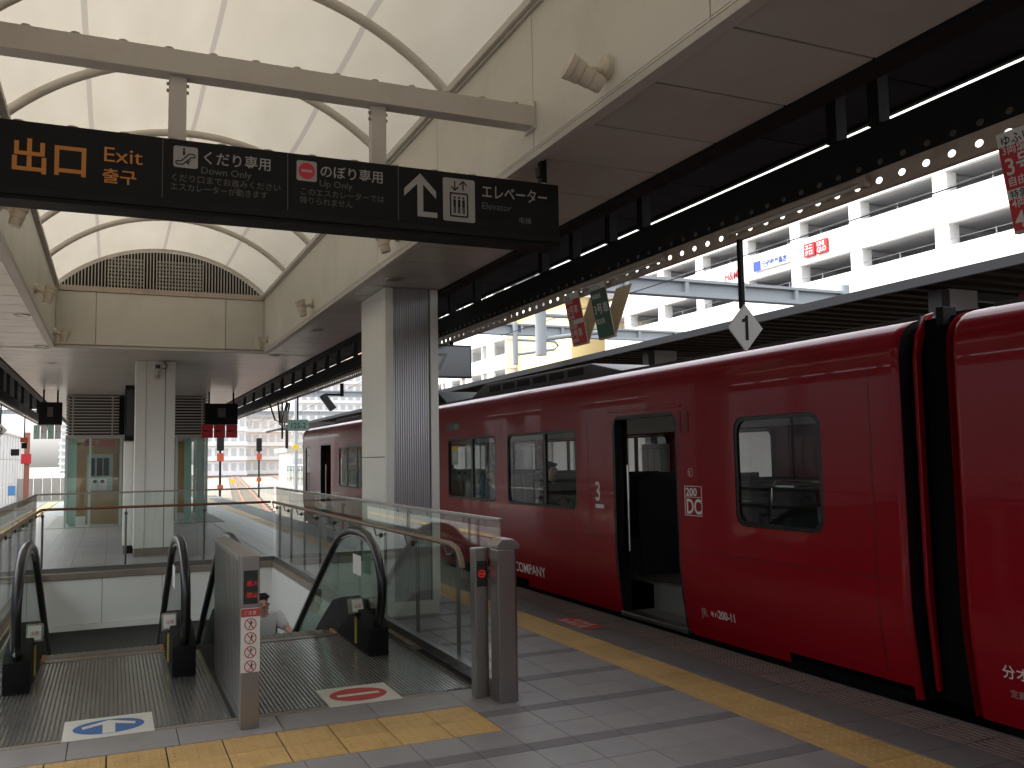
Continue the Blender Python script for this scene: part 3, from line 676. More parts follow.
for (x, y, l) in ((2.56, 8.55, 'round recessed downlight right above the fluted pillar'), (2.56, 12.3, 'round recessed downlight behind the fluted pillar'), (2.5, 15.5, 'small recessed downlight past the far right well corner'), (-1.02, 12.1, 'round recessed downlight in the left soffit, middle one'), (-1.02, 15.2, 'round recessed downlight in the left soffit by the well corner'), (-1.0, 8.5, 'round recessed downlight at the left picture edge'), (-1.0, 17.7, 'faint recessed downlight farthest along the left soffit')):
    o = root('downlight', (x, y, SZ), l, 'downlight', 'recessed downlights in the soffit'); n = 24
    MB().strip([[(x + r * math.cos(2 * math.pi * i / n), y + r * math.sin(2 * math.pi * i / n), z) for i in range(n)] for r, z in ((.095, SZ - .002), (.09, SZ - .01), (.07, SZ - .008), (.06, SZ - .003))], close=True).build('ring', 'stainless', o, smooth=True)
    MB().quad(*[(x + .066 * math.cos(2 * math.pi * i / n), y + .066 * math.sin(2 * math.pi * i / n), SZ - .003) for i in range(n)]).build('lamp', 'downlight', o)
# ================================================================== PILLARS
def pillar(name, x0, x1, y0, y1, label, fl):
    o = root(name, ((x0 + x1) / 2, (y0 + y1) / 2, 0), label, 'pillar')
    for (z0, z1) in ((.14, 1.62), (1.628, SZ - .005)):
        MB().box(x0, x0 + .02, y0 + .06, y1 - .004, z0, z1).build('side_panel', 'pillar', o, bev=.003)
        MB().box(x1 - .02, x1, y0 + .06, y1 - .004, z0, z1).build('side_panel', 'pillar', o, bev=.003)
    wd = x1 - x0
    a, b = (x0 + wd * .155, x1 - wd * .17) if fl else (x0 + wd * .27, x1 - wd * .26)
    for (p, q) in ((x0, a - .004), (b + .012, x1)): MB().box(p, q, y0, y0 + .055, .14, SZ - .005).build('corner_panel', 'pillar', o, bev=.006)
    m = MB()
    if fl:
        k = 0; p = a; n = 16
        pts = []
        for i in range(n):
            u0 = a + (b - a) * i / n; u = (b - a) / n
            pts += [(u0, y0 + .012), (u0 + u * .35, y0 + .012), (u0 + u * .5, y0 + .026), (u0 + u * .85, y0 + .026)]
        pts.append((b, y0 + .012))
        m.strip([[(p, q, .14) for p, q in pts], [(p, q, SZ - .005) for p, q in pts]])
        m.build('fluted_panel', 'pillar_flute', o)
    else:
        m.box(a, b, y0 + .014, y0 + .03, .14, SZ - .005); m.build('centre_panel', 'trim_grey' if False else 'pillar', o)
    MB().box(x0 + .012, x1 - .012, y0 + .012, y1 - .012, 0, .138).build('plinth', 'stone_lip' if not fl else 'pillar', o)
    MB().box(x0 + .03, x1 - .03, y0 + .04, y1 - .03, .138, SZ - .004).build('core', 'black_steel', o)
    return o
pillar('pillar', 2.575, 3.155, 8.97, 9.95, 'broad cream pillar with a fluted metal front beside the red train', True)
fc = pillar('pillar', .355, 1.005, 16.9, 17.55, 'cream pillar behind the escalator well carrying a security camera', False)
sc_ = root('security_camera', (.70, 16.88, 3.25), 'small white security camera on the far pillar under the soffit', 'camera')
MB().tube([(.70, 16.89, 3.12), (.70, 16.86, 3.12)], .05, 16).build('base', 'steel_cream', sc_, smooth=True); MB().tube([(.70, 16.87, 3.12), (.70, 16.78, 3.16), (.70, 16.74, 3.24)], .014, 8).build('arm', 'steel_cream', sc_, smooth=True)
hd = MB().box(.64, .76, 16.60, 16.82, 3.22, 3.32).build('head', 'steel_cream', sc_, bev=.01); MB().box(.665, .735, 16.592, 16.599, 3.24, 3.30).build('lens', 'black_plastic', hd)
MB().tube([(.76, 16.80, 3.27), (.84, 16.84, 3.25), (.87, 16.87, 3.33), (.80, 16.88, 3.38)], .008, 8).build('cable', 'rubber', sc_, smooth=True)
o = root('duct_cover', (.30, 17.7, 2), 'black upright duct box beside the far pillar', 'duct'); MB().box(.20, .41, 17.6, 17.9, 2.02, 3.02).build('case', 'black_steel', o, bev=.01); MB().box(.225, .385, 17.592, 17.599, 2.1, 2.94).build('door', 'black_plastic', o)
o = root('cabinet', (.29, 17.7, 0), 'narrow cream cabinet standing beside the far pillar', 'cabinet'); MB().box(.19, .41, 17.6, 17.95, .14, 2.0).build('case', 'pillar', o, bev=.015); MB().box(.215, .385, 17.60, 17.94, 0, .138).build('plinth', 'black_steel', o); MB().box(.37, .385, 17.592, 17.599, .95, 1.1).build('handle', 'stainless', o)

# ================================================================== HANGING EXIT SIGN
sg = root('hanging_sign', (CX, 4.78, 3.0), 'long black hanging sign with orange exit lettering and escalator notices', 'sign')
ZT, ZB, SY = 3.23, 2.87, 4.70
hs_ = MB().box(-1.0, 2.43, SY, SY + .16, ZB, ZT).build('housing', 'sign_black', sg, bev=.006)
MB().box(-1.0, 2.43, SY - .012, SY - .001, ZB + .0, ZB + .035).build('lower_rim', 'black_steel', sg, bev=.004); MB().box(-1.0, 2.43, SY + .0, SY + .16, ZB - .022, ZB - .001).build('base_rail', 'black_steel', sg)
for x in (.275, 1.33):
    h = MB().box(x - .042, x + .042, 4.735, 4.80, ZT + .001, 3.574).build('hanger_post', 'steel_cream', sg, bev=.003)
    for z in (3.50, 3.535):
        for e in (-.048, .048): MB().tube([(x + e - .006, 4.76, z), (x + e + .006, 4.76, z)], .009, 8).build('bolt', 'rail_tan', h)
for x in (2.36, -.90):
    h = MB().box(x - .018, x + .018, 4.75, 4.80, ZT + .001, SZ - .001).build('hanger_rod', 'black_steel', sg); MB().box(x - .032, x - .018, 4.745, 4.805, ZT + .06, ZT + .12).build('clip', 'black_steel', h)
for k in range(15): x = -.9 + k * .232; MB().tube([(x, SY + .04, ZT), (x, SY + .04, ZT + .010)], .026, 12).build('stud', 'rail_tan', sg, smooth=True)
for x in (.205, .822, 1.428): MB().box(x - .0015, x + .0015, SY - .0025, SY - .0005, ZB + .05, ZT - .004).build('divider_line', 'sign_grey', sg)
fy = SY - .003
def stx(s, x, z, size, m='sign_white', bold=.0, sx=1.0, **k): return text(s, (x, fy, z), XP, ZP, size, m, sg, bold=bold, sx=sx, **k)
stx('出口', -.47, 2.995, .176, 'sign_orange', .003, .99)
stx('Exit', -.07, 3.075, .105, 'sign_orange', 0, 1.12); stx('출구', -.07, 2.975, .078, 'sign_orange', .0012, 1.1)
def board(x0, x1, z0, z1): 
    pts = []
    r = .012
    for cx, cz, a in ((x1 - r, z1 - r, 0), (x0 + r, z1 - r, 90), (x0 + r, z0 + r, 180), (x1 - r, z0 + r, 270)): pts += arc(cx, cz, r, a, a + 90, 4)
    return MB().quad(*[(p, fy + .0005, q) for p, q in pts]).build('pictogram_board', 'sign_white', sg)
pb = board(.255, .372, 3.085, 3.195)
def line2(m, pts, w, y):
    for (a, b), (c, d) in zip(pts[:-1], pts[1:]):
        L = math.hypot(c - a, d - b); nx, nz = -(d - b) / L * w / 2, (c - a) / L * w / 2
        m.quad((a + nx, y, b + nz), (a - nx, y, b - nz), (c - nx, y, d - nz), (c + nx, y, d + nz))
m = MB(); y = fy - .0006
line2(m, [(.270, 3.118), (.292, 3.118), (.330, 3.158), (.354, 3.158), (.359, 3.150), (.354, 3.141), (.340, 3.141), (.300, 3.101), (.272, 3.101), (.266, 3.109), (.270, 3.118)], .006, y)
m.quad(*[(p, y, q) for p, q in ellipse_pts(.305, 3.180, .006, .006, 10)]); line2(m, [(.305, 3.172), (.305, 3.150)], .011, y); line2(m, [(.335, 3.125), (.322, 3.108)], .005, y); line2(m, [(.322, 3.118), (.321, 3.106), (.333, 3.106)], .005, y)
m.build('escalator_symbol', 'sign_black', pb, fix=False)
stx('くだり専用', .388, 3.122, .074, bold=.0006, sx=.95); stx('Down Only', .385, 3.065, .05, 'sign_grey', sx=1.05)
stx('くだり口までお進みください', .24, 3.015, .043, 'sign_grey', sx=.98); stx('エスカレーターが動きます', .24, 2.968, .043, 'sign_grey', sx=.93)
pb = board(.868, .975, 3.085, 3.195)
MB().quad(*[(p, fy - .0005, q) for p, q in ellipse_pts(.9215, 3.14, .044, .044, 32)]).build('red_disc', 'sign_red', pb); MB().quad((.892, fy - .001, 3.134), (.951, fy - .001, 3.134), (.951, fy - .001, 3.147), (.892, fy - .001, 3.147)).build('bar', 'sign_white', pb)
stx('のぼり専用', .99, 3.122, .074, bold=.0006, sx=.96); stx('Up Only', .987, 3.065, .05, 'sign_grey', sx=1.05)
stx('このエスカレーターでは', .885, 3.012, .043, 'sign_grey', sx=.98); stx('降りられません', .885, 2.965, .043, 'sign_grey', sx=.95)
m = MB(); y = fy
ap_ = [(1.555, 3.200), (1.461, 3.105), (1.461, 3.062), (1.538, 3.139), (1.538, 2.953), (1.655, 2.953), (1.655, 2.983), (1.572, 2.983), (1.572, 3.139), (1.649, 3.062), (1.649, 3.105)]
m.quad(*[(p, y, q) for p, q in ap_])
m.build('arrow', 'sign_white', sg, fix=False)
pb = board(1.69, 1.885, 2.945, 3.195); m = MB(); y = fy - .0008
for x, s in ((1.762, -1), (1.812, 1)):
    line2(m, [(x, 3.128), (x, 3.178)], .008, y); e = 3.125 if s < 0 else 3.181
    line2(m, [(x - .022, e - s * .022), (x, e), (x + .022, e - s * .022)], .008, y)
line2(m, [(1.735, 3.108), (1.839, 3.108), (1.839, 2.975), (1.735, 2.975), (1.735, 3.113)], .009, y)
for x in (1.760, 1.787, 1.814): m.quad(*[(p, y, q) for p, q in ellipse_pts(x, 3.083, .007, .007, 10)]); line2(m, [(x, 3.072), (x, 3.03)], .016, y); line2(m, [(x - .004, 3.03), (x - .004, 2.992)], .006, y); line2(m, [(x + .004, 3.03), (x + .004, 2.992)], .006, y)
m.build('elevator_symbol', 'sign_black', pb, fix=False)
stx('エレベーター', 1.925, 3.105, .092, bold=.0006, sx=.78); stx('Elevator', 1.925, 3.035, .056, 'sign_grey', sx=1.02)
stx('엘리베이터', 1.905, 2.978, .038, 'sign_black', sx=1); stx('电梯', 2.16, 2.974, .042, 'sign_grey', bold=.0004)

# ================================================================== THINGS HUNG FROM THE GIRDER
def diamond(x, y, num, label, s=1):
    o = root('stop_sign_plate', (x, y, 2.3), label, 'sign', 'diamond stop signs hung from the canopy')
    MB().box(x - .016, x + .016, y + .01, y + .042, 2.58, 3.06).build('rod', 'black_steel', o, bev=.003)
    r, h = .145, .162
    p = MB().prism([(x, 2.445 + h), (x + r, 2.445), (x, 2.445 - h), (x - r, 2.445)], 'y', y - .004, y + .009).build('plate', 'plate_white', o, bev=.002)
    if num == '1': MB().quad(*[(x + a, y - .0055, 2.445 + b) for a, b in ((-.004, -.085), (.022, -.085), (.022, .085), (.002, .085), (-.006, .066), (-.030, .056), (-.030, .036), (-.004, .040))]).build('numeral', 'sign_black', p, fix=False)
    else: text(num, (x, y - .0055, 2.36), XP, ZP, .235, 'sign_black', p, align='CENTER', bold=.003)
diamond(3.9, 4.84, '1', 'white diamond plate with a black number one hung beside the train')
diamond(2 * CX - 3.9, 24.5, '2', 'white diamond plate with number two at far left picture edge')
def vbanner(x, y, wd, face, lines, label, h=.46):
    o = root('v_banner', (x, y, 2.6), label, 'sign', 'folded V banners under the girder')
    ztop, zb = 3.09, 3.09 - h; a, b, c = x - .105, x - .015, x + .17
    f = MB().quad((a, y - wd / 2, ztop), (a, y + wd / 2, ztop), (b, y + wd / 2, zb), (b, y - wd / 2, zb))
    fo = Vector((zb - ztop, 0, -(b - a))).normalized()       # outward (towards -X, down)
    m = MB(); 
    for (p, q) in (((a, ztop), (b, zb)), ((b + .012, zb), (c, ztop))):
        m.prism([(p[0], p[1]), (q[0], q[1]), (q[0] + .006, q[1]), (p[0] + .006, p[1])], 'y', y - wd / 2, y + wd / 2)
    sh = m.build('folded_sheet', 'rail_tan_light', o)
    MB().box(b - .004, b + .026, y - wd / 2, y + wd / 2, zb - .012, zb - .001).build('bottom_fold', 'rail_tan', o)
    D = Vector((b - a, 0, zb - ztop)); nrm = Vector((-D.z, 0, D.x)).normalized(); nrm = nrm if nrm.x < 0 else -nrm
    def P(t, yy, k=.003): q = Vector((a, 0, ztop)) + D * t + nrm * k; return (q.x, yy, q.z)
    MB().quad(P(0, y + wd / 2), P(0, y - wd / 2), P(1, y - wd / 2), P(1, y + wd / 2)).build('printed_face', face, o, fix=False)
    for (kind, t0, t1, s, size, mt) in lines:
        if kind == 'band': MB().quad(P(t0, y + wd / 2, .0036), P(t0, y - wd / 2, .0036), P(t1, y - wd / 2, .0036), P(t1, y + wd / 2, .0036)).build('white_band', 'plate_white', o, fix=False)
        text(s, P(t1 - .01, y + wd / 2 - .015, .0046), YN, -D, size, mt, o, bold=size * .012)
mat('rail_tan_light', (0.66, 0.56, 0.40), 0.6, var=0.08)
vbanner(3.93, 7.20, .28, 'sign_red', (('band', 0, .12, 'ゆふ', .05, 'sign_black'), ('t', .14, .2, '2両編成', .04, 'plate_white'), ('t', .22, .40, '2号車', .085, 'plate_white'), ('t', .44, .50, '自由席', .04, 'plate_white'), ('band', .52, .61, '九州', .04, 'sign_black'), ('t', .63, .69, '3両編成', .04, 'plate_white'), ('t', .70, .86, '3号車', .085, 'plate_white'), ('t', .89, .96, '自由席', .04, 'plate_white')), 'red and white V banner with numbers two and three under the girder')
vbanner(3.93, 6.72, .27, 'sign_green', (('band', 0, .10, 'にちりん', .045, 'sign_black'), ('t', .20, .27, '3両編成', .045, 'plate_white'), ('t', .36, .55, '3号車', .10, 'plate_white'), ('t', .66, .74, '指定席', .05, 'plate_white')), 'dark green V banner with a white number three under the girder')
vbanner(3.93, 2.70, .30, 'sign_red', (('band', 0, .14, 'ゆふいん', .055, 'sign_black'), ('t', .16, .23, '3両編成', .05, 'plate_white'), ('t', .25, .44, '3号車', .11, 'plate_white'), ('t', .47, .55, '自由席', .05, 'plate_white'), ('band', .58, .68, '特急', .045, 'sign_black'), ('t', .70, .77, '4両編成', .05, 'plate_white'), ('t', .80, .98, '4号車', .11, 'plate_white')), 'red V banner with numbers three and four cut by the right picture edge')
o = root('monitor', (3.91, 10.5, 2.6), 'grey glossy panel with a pale seven hung behind the pillar', 'monitor')
cs = MB().box(3.62, 4.14, 10.5, 10.56, 2.60, 3.02).build('case', 'black_plastic', o, bev=.012); MB().box(3.645, 4.115, 10.492, 10.499, 2.625, 2.995).build('screen', 'mirror_grey' if 'mirror_grey' in MATS else 'stainless_dark', cs); text('7', (3.66, 10.490, 2.70), XP, ZP, .30, 'sign_white', cs, bold=.004)
MB().box(3.86, 3.90, 10.51, 10.55, 3.02, 3.06).build('bracket', 'black_steel', o)
o = root('platform_camera', (3.9, 17, 2.6), 'black tilted flat panel camera on a rod above the train front', 'camera')
MB().box(3.985, 4.045, 16.98, 17.04, 2.82, 3.07).build('rod', 'black_steel', o); MB().box(3.70, 3.984, 16.99, 17.03, 2.83, 2.87).build('arm', 'black_steel', o); MB().prism([(3.585, 2.81), (3.68, 2.87), (3.89, 2.60), (3.79, 2.53)], 'y', 16.9, 17.06).build('body', 'black_plastic', o, bev=.01)
o = root('kilometre_sign', (3.83, 20.5, 2.3), 'small green plate reading 125-2 hung from the girder', 'sign')
MB().box(3.815, 3.845, 20.50, 20.53, 2.53, 3.06).build('rod', 'black_steel', o); p = MB().box(3.60, 4.07, 20.49, 20.50, 2.275, 2.53).build('plate', 'mint', o, bev=.004); text('125-2', (3.835, 20.487, 2.335), XP, ZP, .18, 'sign_black', p, align='CENTER', bold=.0, sx=.86)
o = root('hanging_bracket', (3.9, 22.5, 2.7), 'tangled bracket and looped cables hanging below the far girder', 'cables')
for k, (dx, dz) in enumerate(((-.25, .45), (.0, .55), (.25, .40))): MB().tube([(3.75 + dx, 22.5 + k * .2, 3.06), (3.80 + dx * .6, 22.5 + k * .2, 3.06 - dz), (3.9 + dx * .4, 22.5 + k * .2, 3.0 - dz), (4.0 + dx * .3, 22.5 + k * .2, 3.06)], .022, 8).build('cable', 'black_plastic', o, smooth=True)
MB().box(3.80, 4.0, 22.6, 22.8, 2.55, 2.85).build('speaker', 'trim_grey', o, bev=.03); MB().box(3.84, 3.88, 22.7, 22.74, 2.15, 3.06).build('rod', 'black_steel', o)
# ================================================================== WAITING ROOM AT THE FAR END
wr = root('waiting_room', (.63, 27, 0), 'glass walled waiting room with horizontal louvres above at platform end', 'waiting room')
bx0, bx1, by0, by1 = -1.10, 2.37, 25.6, 31.0
for (xa, xb) in ((bx0, .15), (.97, bx1)):
    z = 2.40
    while z < 3.34:
        MB().box(xa, xb, by0, by0 + .05, z, z + .036).build('louvre_slat', 'louvre', wr)
        z += .078
    for x in (xa + .16, xb - .16): MB().box(x - .02, x + .02, by0 - .012, by0 - .001, 2.36, SZ - .01).build('louvre_post', 'louvre', wr)
for yy in (by0 + .06,):
    z = 2.40
    while z < 3.34: MB().box(bx1 - .05, bx1, yy, by1, z, z + .036).build('louvre_slat', 'louvre', wr); MB().box(bx0, bx0 + .05, yy, by1, z, z + .036).build('louvre_slat', 'louvre', wr); z += .078
MB().box(bx0 + .08, bx1 - .08, by0 + .12, by1 - .1, 2.36, 3.36).build('louvre_core', 'black_steel', wr)
MB().box(bx0, bx1, by0 - .02, by1, 2.28, 2.358).build('header', 'louvre', wr, bev=.005)
for x in (bx0, -.55, .18, .92, 1.55, bx1 - .06): MB().box(x, x + .06, by0, by0 + .06, 0, 2.279).build('mullion', 'mint_frame', wr)
for x in (bx0 + .10, 1.78): MB().box(x, x + .17, by0 + .08, by0 + .12, .02, 2.27).build('mint_panel', 'mint', wr)
MB().box(2.08, 2.29, by0 + .08, by0 + .12, .02, 2.27).build('mint_panel', 'mint_frame', wr)
for (a, b) in ((bx0 + .06, -.55), (-.49, .18), (.98, 1.55), (1.61, bx1 - .06)): MB().box(a + .002, b - .002, by0 + .02, by0 + .03, .05, 2.279).build('glass_pane', 'glass_booth', wr)
for x in (bx0 + .02, bx1 - .03):
    for k in range(4): y = by0 + .08 + k * 1.33; MB().box(x, x + .01, y, y + 1.28, .05, 2.279).build('glass_pane', 'glass_booth', wr); MB().box(x - .02, x + .03, y + 1.282, y + 1.328, 0, 2.279).build('mullion', 'mint_frame', wr)
MB().box(-.62, .20, by0 + .9, by0 + .95, .02, 2.27).build('wooden_wall', 'wood_wall', wr); MB().box(.98, 1.6, by0 + .9, by0 + .95, .02, 2.27).build('wooden_wall', 'wood_wall', wr)
MB().box(bx0 + .1, bx1 - .1, by1 - .3, by1 - .2, 0, 2.3).build('back_wall', 'wood_wall', wr)
dr = MB().box(-.60, .02, by0 + .30, by0 + .33, .9, 1.86).build('notice_board', 'mint_frame', wr)
for k, x in enumerate((-.54, -.36, -.20)): MB().box(x, x + .13, by0 + .285, by0 + .299, 1.30, 1.76).build('leaflet', 'dark_print', dr)
MB().box(-.52, -.12, by0 + .285, by0 + .299, .93, 1.24).build('poster', 'poster_white', dr)
for x in (-.40, -.22): MB().quad(*[(p, by0 + .284, q) for p, q in ellipse_pts(x, 1.15, .05, .05, 16)]).build('symbol', 'dark_print', dr)
for (a, b) in ((-.66, -.40), (-.30, .05)): MB().box(a, b, by0 + .26, by0 + .29, 2.07, 2.22).build('red_display', 'sign_red', wr)
MB().box(-1.5, 2.8, 25.35, by1 + .4, .001, .012).build('threshold', 'concrete', wr)
def board_sign(x0, x1, y, face, label, posters):
    o = root('information_board', ((x0 + x1) / 2, y, 2.2), label, 'sign')
    MB().box(x0, x1, y, y + .25, 2.56, 3.10).build('case', 'sign_black', o, bev=.01)
    for x in (x0 + .1, x1 - .1): MB().box(x - .02, x + .02, y + .1, y + .14, 3.10, SZ - .001).build('rod', 'black_steel', o)
    MB().box(x0 + (x1 - x0) * .38, x0 + (x1 - x0) * .62, y - .008, y - .001, 2.75, 2.98).build('symbol_plate', 'sign_grey', o)
    n = len(posters)
    for k, pm in enumerate(posters):
        a = x0 - .1 + (x1 - x0 + .1) * k / n; b = x0 - .1 + (x1 - x0 + .1) * (k + 1) / n
        p = MB().box(a + .01, b - .01, y - .02, y + .0, 2.22, 2.55).build('poster', pm, o); MB().box(a + .05, b - .12, y - .026, y - .021, 2.38, 2.41).build('print', 'sign_black' if pm == 'sign_red' else 'dark_print', p)
board_sign(2.15, 2.95, 24.0, 'r', 'black hanging information board over red posters right of the waiting room', ['sign_red', 'sign_red', 'sign_red'])
board_sign(-1.62, -1.12, 24.0, 'l', 'black hanging information board over pale green posters left of waiting room', ['mint', 'poster_white', 'mint', 'poster_white'])
o = root('marker_plate', (-2.1, 30, 2.4), 'orange and black marker plates hanging beyond the left girder', 'sign'); MB().box(-2.48, -2.28, 30, 30.02, 2.28, 2.42).build('orange_plate', 'lamp_orange', o); MB().box(-2.45, -2.30, 30.021, 30.04, 2.10, 2.27).build('black_plate', 'sign_black', o); MB().box(-2.39, -2.36, 30, 30.02, 2.42, 3.06).build('rod', 'black_steel', o)

# ================================================================== TRAIN
XT, XF = 4.75, 7.55
PROF = [(-.02, .078), (.06, .066), (.15, .052), (.25, .038), (.36, .024), (.48, .011), (.60, .003), (.72, 0), (2.20, 0), (2.28, .006), (2.34, .022), (2.385, .045), (2.425, .085), (2.455, .14), (2.475, .21), (2.49, .30)]
def pdx(z):
    for (a, b), (c, d) in zip(PROF[:-1], PROF[1:]):
        if a <= z <= c: return b + (d - b) * (z - a) / (c - a)
    return PROF[0][1] if z < 0 else PROF[-1][1]
def rrect(y0, y1, z0, z1, r, n=6, step=.12, bottom=True):
    """outline points: list of (y, z) and matching outer-direction corner tags"""
    pts = []
    def seg(a, b):
        L = math.hypot(b[0] - a[0], b[1] - a[1]); k = max(1, int(L / step))
        return [(a[0] + (b[0] - a[0]) * i / k, a[1] + (b[1] - a[1]) * i / k) for i in range(k)]
    if bottom:
        C = [(y1 - r, z0 + r, -90, 'br'), (y1 - r, z1 - r, 0, 'tr'), (y0 + r, z1 - r, 90, 'tl'), (y0 + r, z0 + r, 180, 'bl')]
        out = []
        for i, (cy, cz, a, _) in enumerate(C):
            ar = arc(cy, cz, r, a, a + 90, n); out += ar[:-1]
            nx = C[(i + 1) % 4]; nxt = arc(nx[0], nx[1], r, nx[2], nx[2] + 90, n)[0]
            out += seg(ar[-1], nxt)
        return out
    out = seg((y1, z0), (y1, z1 - r)) + arc(y1 - r, z1 - r, r, 0, 90, n)
    out = out[:-1] + seg((y1 - r, z1), (y0 + r, z1)) + arc(y0 + r, z1 - r, r, 90, 180, n)[:-1] + seg((y0, z1 - r), (y0, z0)) + [(y0, z0)]
    return out
def make_car(name, label, y0, y1, openings, roof_units=True):
    car = root(name, ((XT + XF) / 2, (y0 + y1) / 2, -1.17), label, 'train car', 'red railcars at the platform')
    MG = .07
    CR = .075
    ys = sorted(set([y0 + CR, y1 - CR] + [v for o in openings for v in (o['y0'] - MG, o['y1'] + MG)])); zs = [p[0] for p in PROF]
    zs = sorted(set(zs + [.9, 1.2, 1.5, 1.8, 2.07] + [v for o in openings for v in (o['z0'] - MG, o['z1'] + MG) if v > 0]))
    yy = []
    for a, b in zip(ys[:-1], ys[1:]):
        k = max(1, int((b - a) / .5)); yy += [a + (b - a) * i / k for i in range(k)]
    yy.append(ys[-1]); ys = yy
    for side in (0, 1):
        X = (lambda z: XT + pdx(z)) if side == 0 else (lambda z: XF - pdx(z))
        m = MB(); idx = {}
        def vid(y, z):
            k = (round(y, 4), round(z, 4))
            if k not in idx: idx[k] = len(m.v); m.v.append((X(z), y, z))
            return idx[k]
        for a, b in zip(ys[:-1], ys[1:]):
            for c, d in zip(zs[:-1], zs[1:]):
                cy, cz = (a + b) / 2, (c + d) / 2
                if any(o['y0'] - MG < cy < o['y1'] + MG and o['z0'] - (MG if not o.get('door') else 9) < cz < o['z1'] + MG for o in openings): continue
                if cz < .10 and any(p < cy < q for p, q in ((4.4, 5.75), (8.35, 8.36), (10.2, 12.5), (14, 19))) : continue
                m.f.append((vid(a, c), vid(b, c), vid(b, d), vid(a, d))); m.m.append(0)
        for o in openings:
            op = not o.get('door'); P = rrect(o['y0'], o['y1'], o['z0'], o['z1'], o.get('r', .10), bottom=op)
            Y0, Y1, Z0, Z1 = o['y0'] - MG, o['y1'] + MG, (o['z0'] - MG if op else o['z0']), o['z1'] + MG
            Q = []
            r = o.get('r', .10)
            for (y, z) in P:
                iny = o['y0'] + r - 1e-6 <= y <= o['y1'] - r + 1e-6; inz = (o['z0'] + r - 1e-6 if op else o['z0'] - 1) <= z <= o['z1'] - r + 1e-6
                if iny: Q.append((y, Z1 if z > (Z0 + Z1) / 2 else Z0))
                elif inz: Q.append((Y1 if y > (Y0 + Y1) / 2 else Y0, z))
                else:
                    cy = o['y1'] - r if y > (Y0 + Y1) / 2 else o['y0'] + r; cz = o['z1'] - r if z > (Z0 + Z1) / 2 else o['z0'] + r
                    dy, dz = y - cy, z - cz; t = (r + MG) / max(abs(dy), abs(dz)); Q.append((cy + dy * t, cz + dz * t))
            ring = [[(X(z), y, z) for y, z in Q], [(X(z), y, z) for y, z in P]]
            sgn = 1 if side == 0 else -1
            m.strip(ring, close=op)
            # black reveal
            R = [[(X(z), y, z) for y, z in P], [(X(z) + sgn * .05, y, z) for y, z in P]]
            if op:
                ins = rrect(o['y0'] + .028, o['y1'] - .028, o['z0'] + .028, o['z1'] - .028, max(.02, o.get('r', .1) - .02)) 
            m.strip(R, close=op, mi=1)
        sg_ = 1 if side == 0 else -1
        for (ye, sy) in ((y0, 1), (y1, -1)):
            rows = []
            for i in range(9):
                t = rad(90 * i / 8); rows.append([(X(z) + sg_ * CR * 1.3 * (1 - math.cos(t)), ye + sy * (CR - CR * math.sin(t)), z) for z in zs])
            m.strip(rows)
        if side == 0 or True:
            bd = m.build('body_side', ['train_red', 'train_black'], car, smooth=True)
            bd.data.set_sharp_from_angle(angle=rad(60))
    # windows and doors
    for o in openings:
        for side in (0, 1):
            xs_ = XT if side == 0 else XF; sg = 1 if side == 0 else -1
            if not o.get('door'):
                P = rrect(o['y0'] + .002, o['y1'] - .002, o['z0'] + .002, o['z1'] - .002, o.get('r', .1)); c = ((o['y0'] + o['y1']) / 2, (o['z0'] + o['z1']) / 2)
                fw = o.get('fw', .03); Q = rrect(o['y0'] + fw, o['y1'] - fw, o['z0'] + fw, o['z1'] - fw, max(.02, o.get('r', .1) - fw * .6))
                # resample inner ring to the same count
                n = len(P); hy, hz = (o['y1'] - o['y0']) / 2, (o['z1'] - o['z0']) / 2
                Q = [(c[0] + (y - c[0]) * (hy - fw) / hy, c[1] + (z - c[1]) * (hz - fw) / hz) for y, z in P]
                f = MB().strip([[(xs_ + sg * .006, y, z) for y, z in P], [(xs_ + sg * .004, y, z) for y, z in Q], [(xs_ + sg * .03, y, z) for y, z in Q]], close=True).build('window_frame', 'train_black', car, smooth=True)
                MB().quad(*[(xs_ + sg * .018, y, z) for y, z in Q]).build('glass_pane', 'glass_train', f)
                if o.get('bar') is not None:
                    yb = o['bar']; MB().box(min(xs_ + sg * .004, xs_ + sg * .04), max(xs_ + sg * .004, xs_ + sg * .04), yb - .03, yb + .03, o['z0'] + .03, o['z1'] - .03).build('window_bar', 'train_black', f)
            elif side == 1 or o.get('closed'):
                d = MB().box(xs_ + (-.02 if side else .02), xs_ + (.02 if side else .05), o['y0'] + .002, o['y1'] - .002, .05, 1.0).build('door_leaf', 'train_grey', car)
                MB().box(xs_ + (-.02 if side else .02), xs_ + (.02 if side else .05), o['y0'] + .1, o['y1'] - .1, 1.0, 1.85).build('glass_pane', 'glass_train', d)
                MB().box(xs_ + (-.02 if side else .02), xs_ + (.02 if side else .05), o['y0'], o['y0'] + .1, 1.0, 1.99).build('stile', 'train_grey', d); MB().box(xs_ + (-.02 if side else .02), xs_ + (.02 if side else .05), o['y1'] - .1, o['y1'], 1.0, 1.99).build('stile', 'train_grey', d)
            else:                                     # open door: gasket, sill, step, grab rail, pocket edge
                P = rrect(o['y0'], o['y1'], o['z0'], o['z1'], o.get('r', .1), bottom=False); cy = (o['y0'] + o['y1']) / 2
                MB().strip([[(XT + pdx(z) + .004, y, z) for y, z in P], [(XT + pdx(z) + .002, cy + (y - cy) * .945, min(z, o['z1'] - .035)) for y, z in P], [(XT + pdx(z) + .10, cy + (y - cy) * .945, min(z, o['z1'] - .035)) for y, z in P]]).build('door_seal', 'train_black', car, smooth=True)
                MB().box(XT + .05, XT + .20, o['y0'], o['y1'], -.03, .012).build('door_sill', 'stainless', car, bev=.004); MB().box(XT + .20, XT + .45, o['y0'], o['y1'], -.03, .005).build('step_tread', 'train_grey', car)
